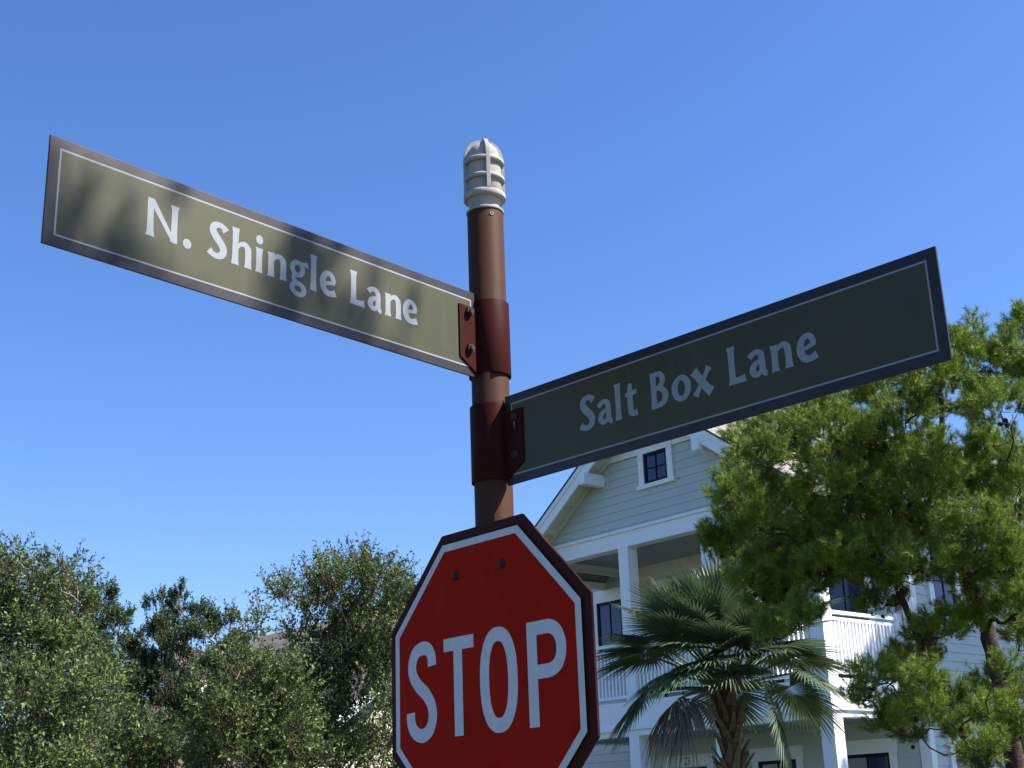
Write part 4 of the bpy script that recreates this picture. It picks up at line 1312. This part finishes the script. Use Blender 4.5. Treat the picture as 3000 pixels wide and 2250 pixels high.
# leaf-base boots criss-crossing up the trunk
bt = MB()
prof = [(0.0, .055, .0), (0.10, .050, .035), (0.20, .040, .075), (0.30, .028, .125), (0.36, .020, .165)]
for h, w, o in prof:
    bt.v += [(-w, o, h), (w, o, h), (w * .8, o - .022, h), (-w * .8, o - .022, h)]
for i in range(len(prof) - 1):
    a, b = 4 * i, 4 * i + 4
    bt.f += [(a, a + 1, b + 1, b), (a + 1, a + 2, b + 2, b + 1), (a + 2, a + 3, b + 3, b + 2), (a + 3, a, b, b + 3)]
bt.f += [(0, 3, 2, 1), (16, 17, 18, 19)]
boot0 = None
for i in range(110):
    z = 0.75 + i * 0.0235
    an = i * 2.39996 + rng.normal() * .1
    if boot0 is None:
        boot0 = bt.build('boot', M['boot'], palm)
        o = boot0
    else:
        o = link(bpy.data.objects.new('boot', boot0.data), palm)
    r = .098
    o.location = (-math.sin(an) * r + .01, math.cos(an) * r, z)
    o.rotation_euler = (rng.normal() * .06, rng.normal() * .25, an)
    s = rng.uniform(.65, .95)
    o.scale = (s, s, s * rng.uniform(.75, 1.05))


def frond(az, el, plen, blade, droop=0.5, nseg=46, dead=False, roll=0.0, fan=2.25, curl=0.35):
    """az: world azimuth of the petiole (0 = +x), el: its rise; costapalmate blade at its end"""
    d = np.array((math.cos(az) * math.cos(el), math.sin(az) * math.cos(el), math.sin(el)))
    side = np.array((-math.sin(az), math.cos(az), 0.0))
    path = []
    for i in range(8):
        t = i / 7
        p = AP + np.array((0, 0, -.10)) + d * plen * t + np.array((0, 0, -min(droop, .7) * .35 * plen * t * t))
        path.append(p)
    name = 'dead_frond' if dead else 'frond'
    fr = MB()
    hub = path[-1]
    fd = path[-1] - path[-2]
    fd /= np.linalg.norm(fd)
    up = np.cross(fd, -side); up /= np.linalg.norm(up)
    if up[2] < 0: up = -up
    side2 = math.cos(roll) * side + math.sin(roll) * up
    up2 = np.cross(side2, fd)
    if up2[2] < 0: up2 = -up2
    up2 = up2 / np.linalg.norm(up2)
    b_ = math.radians(np.clip(44 - .55 * math.degrees(el), 6, 62)) * (0.3 if dead else 1.0)
    fd, up2 = fd * math.cos(b_) - up2 * math.sin(b_), up2 * math.cos(b_) + fd * math.sin(b_)
    V, F = [], []
    for i in range(nseg):
        a = fan * (2 * (i + .5) / nseg - 1)
        L = blade * (0.62 + 0.38 * math.cos(a * .62)) * rng.uniform(.93, 1.06)
        dirv = fd * math.cos(a) + side2 * math.sin(a)
        lat = -fd * math.sin(a) + side2 * math.cos(a)
        # costa: middle segments start further out along the arched midrib
        ks = max(0.0, math.cos(a)) * .16 * blade
        st = hub + fd * ks - np.array((0, 0, 1)) * ks * .25
        wmax = fan * 2 / nseg * L * .36
        tipd = rng.uniform(.6, 1.4)
        n0 = len(V)
        for t, wf in ((0.0, .04), (.22, .5), (.42, .95), (.62, .8), (.82, .42), (1.0, .02)):
            dr = droop * L * (t ** 2.2) * .38 * tipd
            p = st + dirv * L * t + up2 * (curl * L * (.25 * t - .35 * t * t)) - np.array((0, 0, dr))
            if dead:
                p = p - np.array((0, 0, 1)) * 0 + side2 * rng.normal() * .012
            w = lat * wmax * wf
            f = up2 * wmax * wf * .55
            V += [p - w + f, p, p + w + f]
        for k in range(5):
            b0 = n0 + 3 * k
            F += [(b0, b0 + 1, b0 + 4, b0 + 3), (b0 + 1, b0 + 2, b0 + 5, b0 + 4)]
    o = fr.add(V, F).build(name, M['palmdead' if dead else 'palm'], palm)
    MB().tube(path, list(np.linspace(.022, .011, 8)), 6).build('petiole', M['palmdead' if dead else 'palmpet'], o)
    return o

FR = [  # azimuth deg, elevation deg, petiole, blade, droop, roll
    (250, 62, .80, .70, .30, .15), (186, 50, 1.08, .64, .35, -.2), (192, 28, 1.0, .70, .5, .2), (268, 26, .62, .70, .8, 0),
    (350, 36, .78, .70, .5, -.2), (330, -16, .62, .68, .7, -.3), (196, 4, 1.0, .66, .7, .2), (300, 72, .95, .70, .2, .4),
    (20, 55, 1.0, .70, .35, 0), (150, 66, .98, .70, .3, .2), (90, 76, .95, .70, .2, 0), (45, 30, 1.0, .70, .5, .2),
    (130, 22, .9, .70, .6, -.2), (4, 47, 1.22, .70, .4, .1), (222, 70, .95, .70, .2, -.3), (345, 14, .98, .68, .6, .2),
    (172, 8, .92, .70, .7, 0), (60, 60, .95, .70, .35, .2), (110, 50, .95, .70, .4, 0), (280, 42, .75, .70, .5, .3),
    (235, 36, .85, .70, .5, -.1), (80, 10, .85, .70, .7, 0), (320, 52, .95, .70, .35, -.2), (25, 8, .95, .70, .7, -.2),
    (200, 58, 1.0, .68, .3, .3), (262, 44, .8, .68, .45, -.2), (285, 36, .7, .68, .6, .2), (310, 34, .85, .68, .5, .3), (236, 22, .85, .68, .65, .2),
    (335, 60, 1.0, .68, .3, .1), (180, 70, .95, .68, .25, 0), (160, 40, 1.0, .68, .4, .2), (10, 26, 1.0, .68, .5, -.1), (265, 82, .9, .68, .15, 0),
    (214, 46, .95, .7, .4, .1), (228, 56, .85, .7, .35, -.2), (255, 30, .7, .7, .5, .1), (296, 52, .8, .7, .4, 0), (176, 34, 1.0, .7, .45, .1), (340, 44, .9, .7, .45, .2),
]
for az, el, pl, bl, dr_, ro in FR:
    frond(math.radians(az), math.radians(el), pl, bl * 1.0, dr_ * .42, roll=ro, nseg=54)
for az, el, pl, bl, ro in ((196, 4, .62, .54, .1), (214, 0, .54, .52, -.2), (205, -5, .50, .48, .2)):
    frond(math.radians(az), math.radians(el), pl, bl, 2.6, 44, True, ro, fan=1.9, curl=.1)


# ---- a pine top showing over the brown roof, far away
fpl = []
for i in range(9):
    z = 5.2 + i * .36
    r = .75 - .075 * i
    fpl.append((-8.31 + rng.normal() * .08, 44.2, z, r, .3))
pine('distant_pine', 'small far pine tip peeping over the brown roof ridge', fpl, [([(-8.31, 44.2, 0), (-8.31, 44.2, 4), (-8.31, 44.2, 8.1)], [.14, .1, .03])], [], .12, 260, ncones=0, wid=.012, nn=20)
